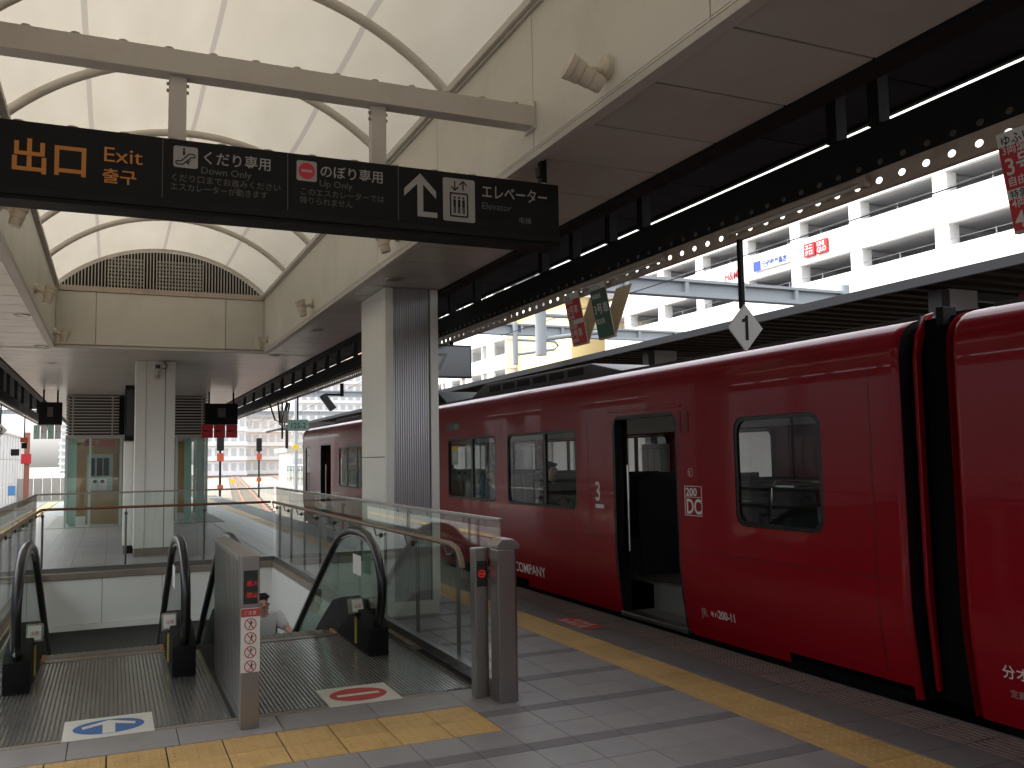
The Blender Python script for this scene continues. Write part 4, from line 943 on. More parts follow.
                MB().box(XT + .45, XT + .48, o['y0'], o['y1'], .0, .29).build('step_riser', 'train_grey', car); MB().box(XT + .42, XT + .50, o['y0'], o['y1'], .29, .305).build('step_nosing', 'stainless', car)
                MB().tube([(XT + .12, o['y1'] - .085, .62), (XT + .12, o['y1'] - .085, 1.5)], .014, 10).build('grab_rail', 'chrome', car, smooth=True)
                MB().box(XT + .13, XT + .16, o['y1'] - .03, o['y1'] + .6, .05, 1.98).build('door_leaf', 'train_black', car)
    # roof
    rows = []
    half = [(XT + .30, 2.49), (XT + .42, 2.515), (XT + .7, 2.56), (XT + 1.05, 2.60), ((XT + XF) / 2, 2.615)]
    prof = half + [(XT + XF - x, z) for x, z in half[-2::-1]]
    n = int(y1 - y0) + 1
    MB().strip([[(x, y0 + (y1 - y0) * i / n, z) for x, z in prof] for i in range(n + 1)]).build('roof', 'train_roof', car, smooth=True)
    for x in (XT + .33, XF - .36): MB().box(x, x + .03, y0 + .1, y1 - .1, 2.495, 2.525).build('rain_gutter', 'train_roof', car)
    for y, s in ((y0, 1), (y1, -1)):                    # end walls
        poly = [(XT + d, z) for z, d in PROF] + [(x, z) for x, z in prof] + [(XF - d, z) for z, d in PROF[::-1]]
        MB().quad(*[(x, y, z) for x, z in poly]).build('end_wall', 'train_red' if y == y1 and name == 'railcar' else 'train_black', car)
    MB().box(XT + .12, XF - .12, y0 + .05, y1 - .05, -.05, .0).build('underframe', 'train_under', car)
    MB().box(XT + .10, XT + .14, y0 + .2, y1 - .2, -.9, -.02).build('skirt_gear', 'train_under', car)
    for k in range(int((y1 - y0) / 2.2)):
        y = y0 + .6 + k * 2.2; MB().box(XT + .25, XF - .25, y, y + 1.6, -.95, -.06).build('equipment_box', 'train_under', car, bev=.02)
    if roof_units:
        u = MB().prism([(8.6, 2.53), (9.5, 2.72), (12.9, 2.74), (13.5, 2.56)], 'x', XT + .55, XF - .55).build('roof_unit', 'train_roof', car, bev=.02)
        for k in range(6): MB().box(XT + .542, XT + .549, 9.7 + k * .52, 10.1 + k * .52, 2.60, 2.69).build('vent', 'black_steel', u)
        u = MB().prism([(14.5, 2.55), (15.0, 2.78), (17.6, 2.78), (18.1, 2.55)], 'x', XT + .5, XF - .5).build('roof_unit', 'canopy_grey', car, bev=.02)
        MB().prism([(19.5, 2.55), (20.0, 2.66), (23.2, 2.66), (23.8, 2.55)], 'x', XT + .6, XF - .6).build('roof_unit', 'train_roof', car, bev=.02)
    # interior
    MB().box(XT + .49, XF - .08, y0 + .05, y1 - .05, .24, .29).build('floor', 'train_grey', car)
    MB().box(XF - .07, XF - .055, y0 + .05, y1 - .05, 1.93, 2.26).build('upper_lining', 'train_inner', car); MB().box(XF - .07, XF - .055, y0 + .05, y1 - .05, .29, .97).build('lower_lining', 'train_inner', car)
    MB().box(XT + .08, XF - .08, y0 + .05, y1 - .05, 2.26, 2.30).build('ceiling', 'train_inner', car)
    return car
WZ = dict(z0=1.0, z1=1.90)
ops = [dict(y0=5.09, y1=6.10, r=.11, fw=.032, **WZ), dict(y0=6.93, y1=8.09, z0=0.0, z1=2.0, r=.13, door=True), dict(y0=8.90, y1=10.82, r=.08, bar=9.72, **WZ), dict(y0=11.22, y1=13.10, r=.08, bar=12.1, **WZ),
       dict(y0=13.5, y1=15.36, r=.08, bar=14.4, **WZ), dict(y0=15.76, y1=17.9, r=.08, bar=16.8, **WZ), dict(y0=18.3, y1=20.42, r=.08, **WZ), dict(y0=21.24, y1=22.42, z0=0.0, z1=2.0, r=.13, door=True), dict(y0=23.72, y1=24.3, z0=.75, z1=1.96, r=.06)]
car1 = make_car('railcar', 'glossy dark red railcar with open door and the number three', 4.34, 24.66, ops)
car2 = make_car('railcar', 'second red railcar cut off at the right picture edge', -16.0, 3.97, [dict(y0=-1.0, y1=1.0, r=.1, **WZ), dict(y0=-4.0, y1=-1.6, r=.1, **WZ)], False)
# end fairings and gangway between the cars
for (c, y, s) in ((car1, 4.338, -1), (car2, 3.972, 1)):
    poly = [(XT + .12 + d, z) for z, d in PROF if z > .05] + [(XT + .35, 2.52), (XT + .75, 2.58), (XT + .75, .06)]
    MB().prism(poly, 'y', y + s * .002, y + s * .02).build('end_fairing', 'train_under', c, smooth=False)
MB().prism([(XT + .13, .05), (XT + .075, .7), (XT + .075, 2.2), (XT + .10, 2.36), (XT + .20, 2.50), (XT + .27, 2.52), (XT + .20, 2.40), (XT + .15, 2.30), (XT + .125, 2.2), (XT + .125, .7), (XT + .165, .05)], 'y', 4.268, 4.30).build('end_fairing', 'train_red', car1, bev=.008)
MB().box(XT + .17, XT + .46, 4.03, 4.28, .0, 2.46).build('gap_dark_block', 'train_under', car1)  # black block filling the car gap, its shade put into the colour
for k in range(7):
    y = 4.03 + k * .035; MB().box(XT + .42, XF - .42, y, y + .022, .15, 2.5).build('bellows_fold', 'rubber', car1, bev=.004)
MB().box(XT + .46, XF - .46, 4.025, 4.28, .18, 2.46).build('gangway', 'train_under', car1)
MB().box(XT + .10, XT + .22, 4.06, 4.12, 2.40, 2.52).build('coupler_socket', 'black_steel', car1, bev=.008); MB().box(XT + .24, XT + .34, 4.03, 4.055, 2.36, 2.46).build('lamp_bracket', 'trim_grey', car2, bev=.01)
MB().tube([(XT + .45, 3.55, 2.52), (XT + .45, 3.55, 2.60), (XT + .45, 3.40, 2.60), (XT + .45, 3.40, 2.52)], .012, 8).build('roof_handle', 'stainless', car2, smooth=True)
MB().box(XT + .36, XT + .39, 1.0, 3.72, 2.50, 2.55).build('roof_fairing', 'train_red', car2)
for y in (4.62, 6.86, 8.62, 11.02, 13.3, 20.7, 23.2):     # panel joints on the flanks
    rows = [[(XT + pdx(z) - .0015, y - .003, z), (XT + pdx(z) - .0015, y + .003, z)] for z in (.12, .3, .45, .6, .8, 1.2, 1.6, 1.74 if y == 6.86 else 2.2)]
    MB().strip(rows).build('joint_crease_line', 'train_black', car1)
for (ya, yb) in ((4.45, 6.86), (8.2, 21.1)): MB().box(XT - .0012, XT + .001, ya, yb, .742, .747).build('joint_crease_line', 'train_black', car1)  # horizontal line paints the reflection crease on the lower flank
MB().box(XT - .012, XT + .004, 6.85, 8.17, 2.035, 2.055).build('door_gutter', 'train_red', car1, bev=.003)
WR = lambda z: XT + pdx(z) - .004
# lettering on the cars
def ctext(s, y, z, size, m='white_print', car=car1, **k): return text(s, (XT - .004, y, z), YN, ZP, size, m, car, **k)
ctext('3', 8.485, 1.125, .285, bold=.004, sx=.88); MB().box(XT - .004, XT - .001, 8.30, 8.475, 1.045, 1.085).build('underline', 'white_print', car1)
m = MB()
for (a, b, c, d) in ((6.83, 6.822, 1.05, 1.315), (6.578, 6.57, 1.05, 1.315), (6.83, 6.57, 1.05, 1.056), (6.83, 6.57, 1.309, 1.315), (6.82, 6.58, 1.213, 1.218)): m.box(XT - .004, XT - .001, min(a, b), max(a, b), c, d)
m.build('emblem_frame', 'white_print', car1)
ctext('200', 6.81, 1.228, .098, bold=.003, sx=1.16); ctext('DC', 6.81, 1.07, .185, bold=.004, sx=.86)
n = 28; MB().strip([[(XT - .003, 6.73 + r * math.cos(2 * math.pi * i / n), 1.435 + r * math.sin(2 * math.pi * i / n)) for i in range(n)] for r in (.034, .038)], close=True).build('round_mark', 'white_print', car1); ctext('S', 6.755, 1.415, .05, sx=1.2)
for y in (6.87, 6.75): MB().box(XT - .004, XT + .002, y - .012, y + .012, 1.80, 1.99).build('door_release', 'train_black', car1)
MB().box(XT - .003, XT + .001, 6.75, 6.87, 1.795, 1.802).build('release_trim', 'train_black', car1)
text('JR', (XT + pdx(.2) - .003, 6.69, .175), YN, ZP, .10, 'faint_print', car1, bold=.002, wrap=WR); text('キハ', (XT + pdx(.2) - .003, 6.56, .19), YN, ZP, .055, 'white_print', car1, bold=.001, wrap=WR); text('200-11', (XT + pdx(.2) - .003, 6.45, .185), YN, ZP, .10, 'white_print', car1, sx=.86, bold=.0012, wrap=WR)
text('COMPANY', (XT + pdx(.16) - .003, 10.74, .14), YN, ZP, .178, 'white_print', car1, bold=.0015, sx=1.05, wrap=WR)
text('分オイ', (XT + pdx(.3) - .003, 3.735, .275), YN, ZP, .085, 'white_print', car2, bold=.001, wrap=WR); text('定員', (XT + pdx(.2) - .003, 3.70, .165), YN, ZP, .05, 'faint_print', car2, bold=.001, wrap=WR)
dp = MB().box(XT - .003, XT + .004, 12.55, 13.12, 2.02, 2.14).build('destination_display', 'black_plastic', car1, bev=.002); text('大分', (XT - .005, 12.82, 2.045), YN, ZP, .09, 'mint', dp)
st_ = MB().box(XT + .019, XT + .021, 12.72, 12.98, 1.5, 1.78).build('window_sticker', 'poster_white', car1); MB().box(XT + .0175, XT + .0185, 12.76, 12.94, 1.56, 1.68).build('print', 'mint', st_); MB().box(XT + .0175, XT + .0185, 12.72, 12.98, 1.72, 1.78).build('print', 'lamp_yellow', st_)
# interior fittings of the visible car: partitions, seats, poles
def seat(y, x0, x1, face):
    s = 1 if face > 0 else -1
    m = MB(); m.box(x0, x1, y - .22, y + .22, .62, .74); m.build('seat_cushion', 'seat_dark', car1, bev=.03)
    MB().prism([(y - s * .22, .70), (y - s * .14, .72), (y - s * .22, 1.36), (y - s * .30, 1.36)], 'x', x0, x1).build('seat_back', 'seat_dark', car1, bev=.02); MB().box(x0 + .05, x1 - .05, y - .18, y + .18, .29, .62).build('seat_base', 'train_grey', car1)
for y, f in ((5.0, 1), (6.05, -1), (9.35, 1), (10.35, -1), (11.6, 1), (12.6, -1), (14.0, 1), (15, -1), (16.3, 1), (17.3, -1), (18.6, 1), (19.7, -1)):
    for (a, b) in ((XT + .12, XT + 1.0), (XF - 1.0, XF - .12)): seat(y, a, b, f)
for y in (6.62, 8.42, 20.8):
    pn = MB().box(XT + .50, XT + 1.08, y - .02, y + .02, .30, 1.32).build('partition', 'seat_dark', car1); MB().box(XF - 1.08, XF - .1, y - .02, y + .02, .30, 1.32).build('partition', 'seat_dark', car1)
    MB().tube([(XT + 1.08, y, .3), (XT + 1.08, y, 2.26)], .016, 8).build('pole', 'chrome', car1, smooth=True)
MB().tube([(XT + .35, 5.3, 1.36), (XT + .35, 6.0, 1.36), (XT + .35, 6.08, 1.3), (XT + .35, 6.1, .8)], .012, 8).build('arm_rail', 'chrome', car1, smooth=True); MB().box(XT + .2, XT + .5, 5.62, 6.06, 1.32, 1.335).build('shelf', 'chrome', car1)
nb = MB().box(7.44, 7.445, 11.05, 11.80, 1.24, 1.76).build('paper_notice', 'paper', car1)
for k in range(4): MB().box(7.436, 7.439, 11.09 + k * .18, 11.095 + k * .18, 1.26, 1.68).build('notice_rule', 'dark_print', nb)
MB().box(7.436, 7.439, 11.08, 11.77, 1.69, 1.695).build('notice_rule', 'dark_print', nb)
fb = MB().box(6.05, 6.35, 8.60, 8.70, .80, 1.12).build('fare_box', 'sign_red', car1, bev=.02); MB().box(6.0, 6.3, 8.5, 8.58, .3, .8).build('bin', 'train_grey', car1, bev=.02)

# ================================================================== PEOPLE
def body(name, V, E, mt, parent, sub=2):
    me = bpy.data.meshes.new(name); me.from_pydata([v[0] for v in V], [], E); o = link(name, me, parent)
    md = o.modifiers.new('skin', 'SKIN'); md.use_smooth_shade = True
    for i, v in enumerate(V):
        r = v[1]; me.skin_vertices[0].data[i].radius = r if isinstance(r, tuple) else (r, r)
        me.skin_vertices[0].data[i].use_root = (i == 0)
    s = o.modifiers.new('sub', 'SUBSURF'); s.levels = 1; s.render_levels = sub
    me.materials.append(MATS[mt]); return o
def person(loc, rz, label, J, shirt, hair, trousers='cloth_dark', rest=None, sleeves=True, group=None):
    p = root('person', loc, label, 'person', group); M = Matrix.Translation(Vector(loc)) @ Matrix.Rotation(rz, 4, 'Z')
    W = lambda q: tuple(M @ Vector(q))
    base = dict(pel=(0, 0, .95), spi=(0, 0, 1.10), che=(0, .01, 1.30), nec=(0, 0, 1.47), hea=(0, -.015, 1.56), top=(0, 0, 1.64))
    base.update(J); J = base; V = []; E = []; ix = {}
    def add(k, pos, r, par=None):
        ix[k] = len(V); V.append((W(pos), r))
        if par: E.append((ix[par], ix[k]))
    add('pel', J['pel'], (.15, .11)); add('spi', J['spi'], (.14, .10), 'pel'); add('che', J['che'], (.155, .105), 'spi'); add('nec', J['nec'], .055, 'che'); add('hea', J['hea'], (.075, .09), 'nec'); add('top', J['top'], (.07, .085), 'hea')
    nose = Vector(J['hea']) + Vector((0, -.10, .005)); add('nose', tuple(nose), .012, 'hea')
    for s in ('l', 'r'):
        add('sh' + s, J['sh' + s], .062, 'che'); add('el' + s, J['el' + s], .044, 'sh' + s); add('wr' + s, J['wr' + s], .029, 'el' + s)
        d = (Vector(J['wr' + s]) - Vector(J['el' + s])).normalized(); pm_ = Vector(J['wr' + s]) + d * .07; add('pa' + s, tuple(pm_), (.036, .018), 'wr' + s)
        side = d.cross(Vector((0, 0, 1))).normalized() if abs(d.z) < .95 else Vector((1, 0, 0)); down = Vector((0, 0, -1))
        for k, (o_, L) in enumerate(((-.027, .058), (-.009, .07), (.009, .068), (.027, .052))):
            a = pm_ + d * .03 + side * o_; add('f%d%s' % (k, s), tuple(a), .009, 'pa' + s); b = a + d * L * .55 + down * .008; add('g%d%s' % (k, s), tuple(b), .0085, 'f%d%s' % (k, s)); add('h%d%s' % (k, s), tuple(b + d * L * .3 + down * .03), .0075, 'g%d%s' % (k, s))
        a = pm_ - d * .02 + side * (-.045 if s == 'l' else .045); add('t' + s, tuple(a), .010, 'pa' + s); add('u' + s, tuple(a + d * .035 + down * .015), .009, 't' + s)
        add('hi' + s, J['hi' + s], .09, 'pel'); add('kn' + s, J['kn' + s], .062, 'hi' + s); add('an' + s, J['an' + s], .04, 'kn' + s); add('to' + s, J['to' + s], .032, 'an' + s)
    bd = body('body', V, E, 'skin', p)
    g = lambda k: W(J[k])
    V = [(g('pel'), (.172, .132)), (g('spi'), (.165, .125)), (g('che'), (.178, .13)), (W(Vector(J['nec']) - Vector((0, 0, .03))), .07)]; E = [(0, 1), (1, 2), (2, 3)]
    for s in ('l', 'r'):
        n = len(V); mid = Vector(J['sh' + s]).lerp(Vector(J['el' + s]), .85); V += [(g('sh' + s), .078), (W(mid), .062)]; E += [(2, n), (n, n + 1)]
    body('shirt', V, E, shirt, p)
    V = [(W(Vector(J['pel']) - Vector((0, 0, .02))), (.170, .130))]; E = []
    for s in ('l', 'r'):
        n = len(V); V += [(g('hi' + s), .105), (g('kn' + s), .075), (W(Vector(J['an' + s]) + Vector((0, 0, .03))), .058)]; E += [(0, n), (n, n + 1), (n + 1, n + 2)]
    body('trousers', V, E, trousers, p)
    h = Vector(J['hea']); t = Vector(J['top'])
    body('hair', [(W(h + Vector((0, .035, .045))), (.078, .075)), (W(t + Vector((0, .012, .022))), (.078, .088)), (W(h + Vector((0, .05, -.02))), (.066, .05))], [(0, 1), (0, 2)], hair, p)
    for sx in (-1, 1):
        MB().tube([W(h + Vector((sx * .03, -.079, .028))), W(h + Vector((sx * .03, -.088, .028)))], .009, 8).build('eye', 'hair', p)
        MB().tube([W(h + Vector((sx * .074, .0, .0))), W(h + Vector((sx * .088, .012, .004)))], [.022, .016], 10).build('ear', 'skin', p, smooth=True)
    MB().box(-.02, .02, -.001, .001, -.004, .004).build('mouth', 'red_print', p).matrix_world = M @ Matrix.Translation(h + Vector((0, -.092, -.045)))
    return p
stand = dict(shl=(.19, 0, 1.40), shr=(-.19, 0, 1.40), ell=(.25, .02, 1.13), elr=(-.25, .02, 1.13), wrl=(.26, -.10, .90), wrr=(-.26, -.10, .90), hil=(.09, 0, .90), hir=(-.09, 0, .90), knl=(.10, -.02, .50), knr=(-.10, -.02, .50), anl=(.10, .02, .08), anr=(-.10, .02, .08), tol=(.10, -.14, .035), tor=(-.10, -.14, .035))
esc = dict(stand); esc.update(shl=(.19, 0, 1.40), ell=(.30, -.14, 1.24), wrl=(.33, -.36, 1.20))
person((1.69, 11.35, -1.70), rad(8), 'person in a white shirt riding up the right escalator, hand on rail', esc, 'shirt_white', 'hair')
sit = dict(pel=(0, 0, .48), spi=(0, .04, .66), che=(0, .05, .88), nec=(0, .03, 1.05), hea=(0, .0, 1.14), top=(0, .01, 1.22), shl=(.19, .05, .98), shr=(-.19, .05, .98), ell=(.24, 0, .72), elr=(-.24, 0, .72), wrl=(.16, -.22, .62), wrr=(-.16, -.22, .62), hil=(.09, -.02, .47), hir=(-.09, -.02, .47), knl=(.11, -.42, .49), knr=(-.11, -.42, .49), anl=(.11, -.44, .10), anr=(-.11, -.44, .10), tol=(.11, -.58, .06), tor=(-.11, -.58, .06))
person((XT + .42, 12.40, .26), rad(200), 'seated person in a blue shirt seen through the third train window', sit, 'shirt_blue', 'hair_grey')
person((XT + .45, 10.45, .26), rad(20), 'dark haired person sitting at the left edge of second train window', sit, 'cloth_dark', 'hair')
person((XT + .40, 18.75, .26), rad(10), 'person in dark clothes seated at the far end of the train', sit, 'cloth_dark', 'hair')
# ================================================================== NEIGHBOURING PLATFORM AND ITS CANOPY
p2 = struct(link('far_platform', None, None, (11, 20, 0)))
MB().box(8.35, 19, -30, 47, -1.6, -.02).build('slab', 'concrete', p2); MB().box(9.0, 9.3, -8, 47, -.018, -.006).build('yellow_line', 'tile_yellow', p2)
c2 = root('neighbour_canopy', (12, 20, 0), 'low grey edged canopy over the platform behind the train', 'canopy')
def sk(y): return 3.77 - .004 * (y - 8)
rows = []
for i in range(9):
    y = -30 + 90 * i / 8
    z = sk(y) if y > 8 else 3.77
    rows.append([(9.2, y, z - .125), (9.16, y, z - .12), (9.16, y, z), (9.26, y, z + .012), (20, y, z + .30), (20, y, z + .2)])
MB().strip(rows).build('fascia', 'canopy_grey', c2)
for k in range(34):
    ya = -30 + k * 2.2; z = sk(ya) if ya > 8 else 3.77
    m = MB()
    for j in range(6): y = ya + j * .366; m.prism([(y, z - .05), (y + .10, z - .05), (y + .13, z - .10), (y + .27, z - .10), (y + .30, z - .05), (y + .364, z - .05), (y + .364, z - .03), (y, z - .03)], 'x', 9.22, 19.9)
    m.build('deck_sheet', 'canopy_under', c2)
for y in (1.2, 7.9, 14.6, 21.3, 28, 34.7):
    cpost = MB(); cpost.box(9.55, 10.07, y, y + .16, -.02, 3.62); cpost.build('column', 'col_dark', c2, bev=.008); MB().box(9.40, 9.545, y - .02, y + .18, -.02, 3.60).build('conduit_box', 'black_steel', c2)
    MB().box(10.1, 15.2, y + .02, y + .14, 3.50, 3.60).build('rafter', 'black_steel', c2)
# green benches and panels glimpsed through the train windows
for (y, lab) in ((9.2, 'dark bench on the neighbouring platform glimpsed through near train window'), (17, 'dark bench on the neighbouring platform farther along')):
    o = root('bench', (11, y, 0), lab, 'bench'); MB().box(10.8, 11.2, y - .9, y + .9, .40, .45).build('seat', 'leaf_teal', o); MB().box(11.15, 11.2, y - .9, y + .9, .45, .85).build('backrest', 'leaf_teal', o)
    for yy in (y - .8, y + .8): MB().box(10.85, 11.15, yy - .03, yy + .03, -.02, .40).build('leg', 'black_steel', o)
o = root('glass_shelter', (13.4, 11, 0), 'teal glazed shelter wall across the neighbouring platform', 'shelter')
for k in range(24): y = 6 + k * 1.6; MB().box(13.4, 13.44, y + .05, y + 1.55, .6, 2.6).build('pane', 'leaf_teal' if k < 3 else ('frost_panel' if k % 3 else 'train_inner'), o); MB().box(13.36, 13.48, y - .04, y + .04, -.02, 2.7).build('post', 'trim_grey', o)
MB().box(13.36, 13.48, 6, 44.4, 2.7, 2.8).build('top_rail', 'trim_grey', o); MB().box(13.38, 13.46, 6.05, 44.3, -.02, .58).build('kick_panel', 'fence_grey', o)

# ================================================================== CAR PARK
PX = 40.0; KZ = lambda k: 1.6 + k * PX
cp = root('car_park', (PX + 6, 45, -1.75), 'white multi storey car park with open decks and white parapets', 'car park')
PY0, PY1 = 14.0, 69.0
st_h = (.338 - .2672) * PX
tops = [KZ(.2672) + st_h * k for k in range(-3, 5)]
for k, zt in enumerate(tops):
    sp = .042 * PX * .98
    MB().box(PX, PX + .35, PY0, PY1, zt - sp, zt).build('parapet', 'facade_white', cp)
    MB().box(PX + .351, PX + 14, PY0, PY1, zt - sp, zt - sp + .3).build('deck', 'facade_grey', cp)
    MB().tube([(PX + .15, PY0, zt + .35), (PX + .15, PY1, zt + .35)], .015, 6).build('rail', 'col_dark', cp)
    for j in range(18):
        y = PY0 + 1.2 + j * 3.0; MB().box(PX + .12, PX + .18, y - .03, y + .03, zt, zt + .38).build('rail_post', 'col_dark', cp)
cols_y = [PX * v for v in (.40, .55, .695, .833, .983, 1.111, 1.24, 1.37, 1.50, 1.63)]
for y in cols_y:
    MB().box(PX + .06, PX + .80, y - .45, y + .45, -1.75, tops[-1] - .4).build('column', 'facade_white', cp)
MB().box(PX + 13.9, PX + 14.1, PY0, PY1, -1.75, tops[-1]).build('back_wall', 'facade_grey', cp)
for k in range(3, 8):
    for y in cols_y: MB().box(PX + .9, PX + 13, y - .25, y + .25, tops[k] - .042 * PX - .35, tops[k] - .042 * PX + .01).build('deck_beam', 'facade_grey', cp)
def wall_sign(name, y0, y1, z0, z1, mt, label):
    o = root(name, (PX, (y0 + y1) / 2, z0), label, 'sign', 'shop signs on the car park parapet'); MB().box(PX - .16, PX - .02, y0, y1, z0, z1).build('panel', mt, o, bev=.02); return o
us = root('shop_sign', (PX, 42.4, KZ(.307)), 'pair of red square shop sign panels with white letters on car park', 'sign', 'shop signs on the car park parapet')
zu0, zu1 = KZ(.3068), KZ(.3278)
for (a, b, t1, t2) in ((43.45, 42.50, 'ユニ', 'クロ'), (42.36, 41.42, 'UNI', 'QLO')):
    MB().box(PX - .18, PX - .02, b, a, zu0, zu1).build('panel', 'uniqlo_red', us, bev=.02)
    for t, z in ((t1, zu0 + .46), (t2, zu0 + .10)): text(t, (PX - .19, a - .10, z), YN, ZP, .36 if len(t) < 3 else .40, 'poster_white', us, bold=.008, sx=1.0 if len(t) < 3 else .9)
ks = wall_sign('shop_sign', PX * 1.121, PX * 1.208, KZ(.3078), KZ(.3245), 'poster_white', 'white bookshop sign board with blue lettering on the car park')
MB().box(PX - .20, PX - .162, PX * 1.19, PX * 1.208, KZ(.3078), KZ(.3245)).build('blue_square', 'kino_blue', ks); text('紀伊國屋書店', (PX - .175, PX * 1.186, KZ(.3117)), YN, ZP, .46, 'kino_blue', ks, bold=.012, sx=.88)
hm = root('shop_sign', (PX, 51, KZ(.307)), 'thin red shop letters on car park parapet beside the hanging rod', 'sign', 'shop signs on the car park parapet'); text('H&M', (PX - .05, PX * 1.292, KZ(.3072)), YN, ZP, .85, 'uniqlo_red', hm, bold=.012, sx=.85)

# yellow stair tower and white flats beyond
def windows(b, X0, ys, zs, wy, wz, depth=.25, mt='far_window_paled'):
    for y in ys:
        for z in zs:
            f = MB().box(X0 - .02, X0 + .02, y, y + wy, z, z + wz).build('window', mt, b); MB().box(X0 - .05, X0 - .02, y - .08, y + wy + .08, z - .12, z - .001).build('sill', 'facade_white', f)
            MB().box(X0 - .035, X0 - .021, y + wy / 2 - .04, y + wy / 2 + .04, z, z + wz).build('frame', 'facade_white', f)
yb = root('stair_tower', (42, 78, -1.75), 'pale yellow stair tower between the car park and white flats', 'building'); MB().box(38.2, 48, 72, 84, -1.75, 16.2).build('wall', 'facade_yellow', yb); MB().box(37.9, 48.3, 71.7, 84.3, 16.2, 16.7).build('roof', 'facade_white', yb)
windows(yb, 38.2, [81.5], [5.2, 9.9, 12.8], 1.5, 1.5)
ap = root('white_flats', (42, 105, -1.75), 'white block of flats with recessed dark balconies left of yellow tower', 'building')
MB().box(40.2, 52, 84.2, 130, -1.75, 20).build('wall', 'facade_white', ap); MB().box(36.8, 52, 84, 130.2, 20, 20.6).build('roof', 'facade_white', ap)
for k in range(7):
    z = -1.4 + k * 3.05; MB().box(37, 40.2, 84.2, 130, z, z + .2).build('balcony_floor', 'facade_white', ap); MB().box(37, 37.2, 84.2, 130, z + .2, z + 1.5).build('balcony_front', 'facade_white', ap)
    for j in range(7):
        y = 84.4 + j * 6.6
        MB().box(37.21, 40.19, y, y + .5, z + .2, z + 3.04).build('fin', 'facade_white', ap); MB().box(37.0, 37.2, y + 3.1, y + 5.0, z + 1.501, z + 3.04).build('screen', 'facade_white', ap)
        if k > 2: MB().box(40.15, 40.19, y + .9, y + 2.8, z + .25, z + 2.6).build('window', 'far_window_paled', ap)
# ================================================================== OVERHEAD GANTRIES
def gantry(y, x0, x1, z, label, drop=None):
    o = root('overhead_gantry', ((x0 + x1) / 2, y, -1.4), label, 'gantry', 'overhead line gantries across the tracks')
    for (dz, h) in ((0, .09), (.36, .07)):
        MB().box(x0, x1, y - .14, y + .14, z + dz, z + dz + h).build('chord', 'gantry', o)
    MB().box(x0, x1, y - .015, y + .015, z + .09, z + .36).build('web', 'gantry', o)
    k = 0; x = x0 + .4
    while x < x1: MB().box(x - .05, x + .05, y - .13, y - .016, z + .09, z + .36).build('stiffener', 'gantry', o); x += 1.7
    for x in (x0, x1):
        MB().tube([(x, y, -1.75), (x, y, z + .6)], .17, 14).build('mast', 'gantry', o, smooth=True); MB().tube([(x, y, z + .1), (x, y, z + .32)], .26, 14).build('collar', 'gantry', o, smooth=True)
    for (x, zb) in (drop or []):
        d = MB().tube([(x, y - .16, zb), (x, y - .16, z + .4)], .13 if zb < 4.2 else .1, 14).build('drop_tube', 'gantry', o, smooth=True)
        MB().tube([(x, y - .2, zb + .9), (x + 1.6, y - .2, zb + .9), (x + 1.75, y - .2, zb + .75), (x + 1.6, y - .2, zb + .6), (x, y - .2, zb + .35)], .05, 8).build('steady_arm', 'gantry', o, smooth=True)
    return o
gantry(18, -6.4, 17.8, 5.42, 'pale blue steel gantry beam passing behind the diamond sign', [(8.7, 3.85)])
gantry(30, -7, 24, 6.1, 'pale steel gantry beam lower behind the V banners', [(13.5, 5.0)])
gantry(62, -8, 24, 6.0, 'steel gantry across the tracks beyond the platform end', [(8, 5)])
gantry(88, -9, 30, 6.0, 'farthest steel gantry over the curving tracks', [(12, 5)])
for (a, b, c, zz) in ((6.15, 9.5, 0, 5.1), (10.5, 16, 0, 5.2)):
    o = root('contact_wire', (a, 40, zz), 'thin overhead contact wire ' + ('above the near track' if a < 7 else 'above the farther tracks'), 'wire')
    MB().tube([(a, -10, zz), (a, 40, zz), (b, 110, zz)], .012, 5).build('wire', 'black_steel', o); MB().tube([(a, -10, zz + .8), (a, 18, zz + .95), (a, 30, zz + .6), (a, 62, zz + .95), (b, 110, zz + .8)], .014, 5).build('messenger', 'black_steel', o)

# ================================================================== DISTANT TOWN
def block(x, y, wx, wy, h, mt, label, nw, nf, face='facade_white'):
    nw = int(nw * 1.7); nf = int(nf * 1.45)
    o = root('distant_building', (x, y, -1.75), label, 'building', 'pale town buildings beyond the tracks')
    MB().box(x, x + wx, y, y + wy, -1.75, h).build('wall', mt, o); MB().box(x - .3, x + wx + .3, y - .3, y + wy + .3, h, h + .6).build('roof', 'fence_grey', o)
    MB().box(x + wx * .6, x + wx * .8, y + wy * .3, y + wy * .6, h + .6, h + 3).build('roof_house', mt, o)
    m = MB(); fh = (h + 1.0) / nf
    for k in range(nf):
        for j in range(nw):
            u = x + wx * (j + .22) / nw; m.box(u, u + wx / nw * .56, y - .12, y + .02, -1 + k * fh + fh * .3, -1 + k * fh + fh * .78)
            v = y + wy * (j + .22) / nw; m.box(x - .12, x + .02, v, v + wy / nw * .56, -1 + k * fh + fh * .3, -1 + k * fh + fh * .78)
    stuff(m.build('windows', 'far_window_paled', o))
    for k in range(nf): MB().box(x - .5, x + wx + .2, y - .6, y - .13, -1 + k * fh - .1, -1 + k * fh + fh * .25).build('balcony', face, o)
block(62, 235, 32, 22, 60, 'facade_pink', 'tall pink apartment block behind the train front', 9, 15, 'facade_white')
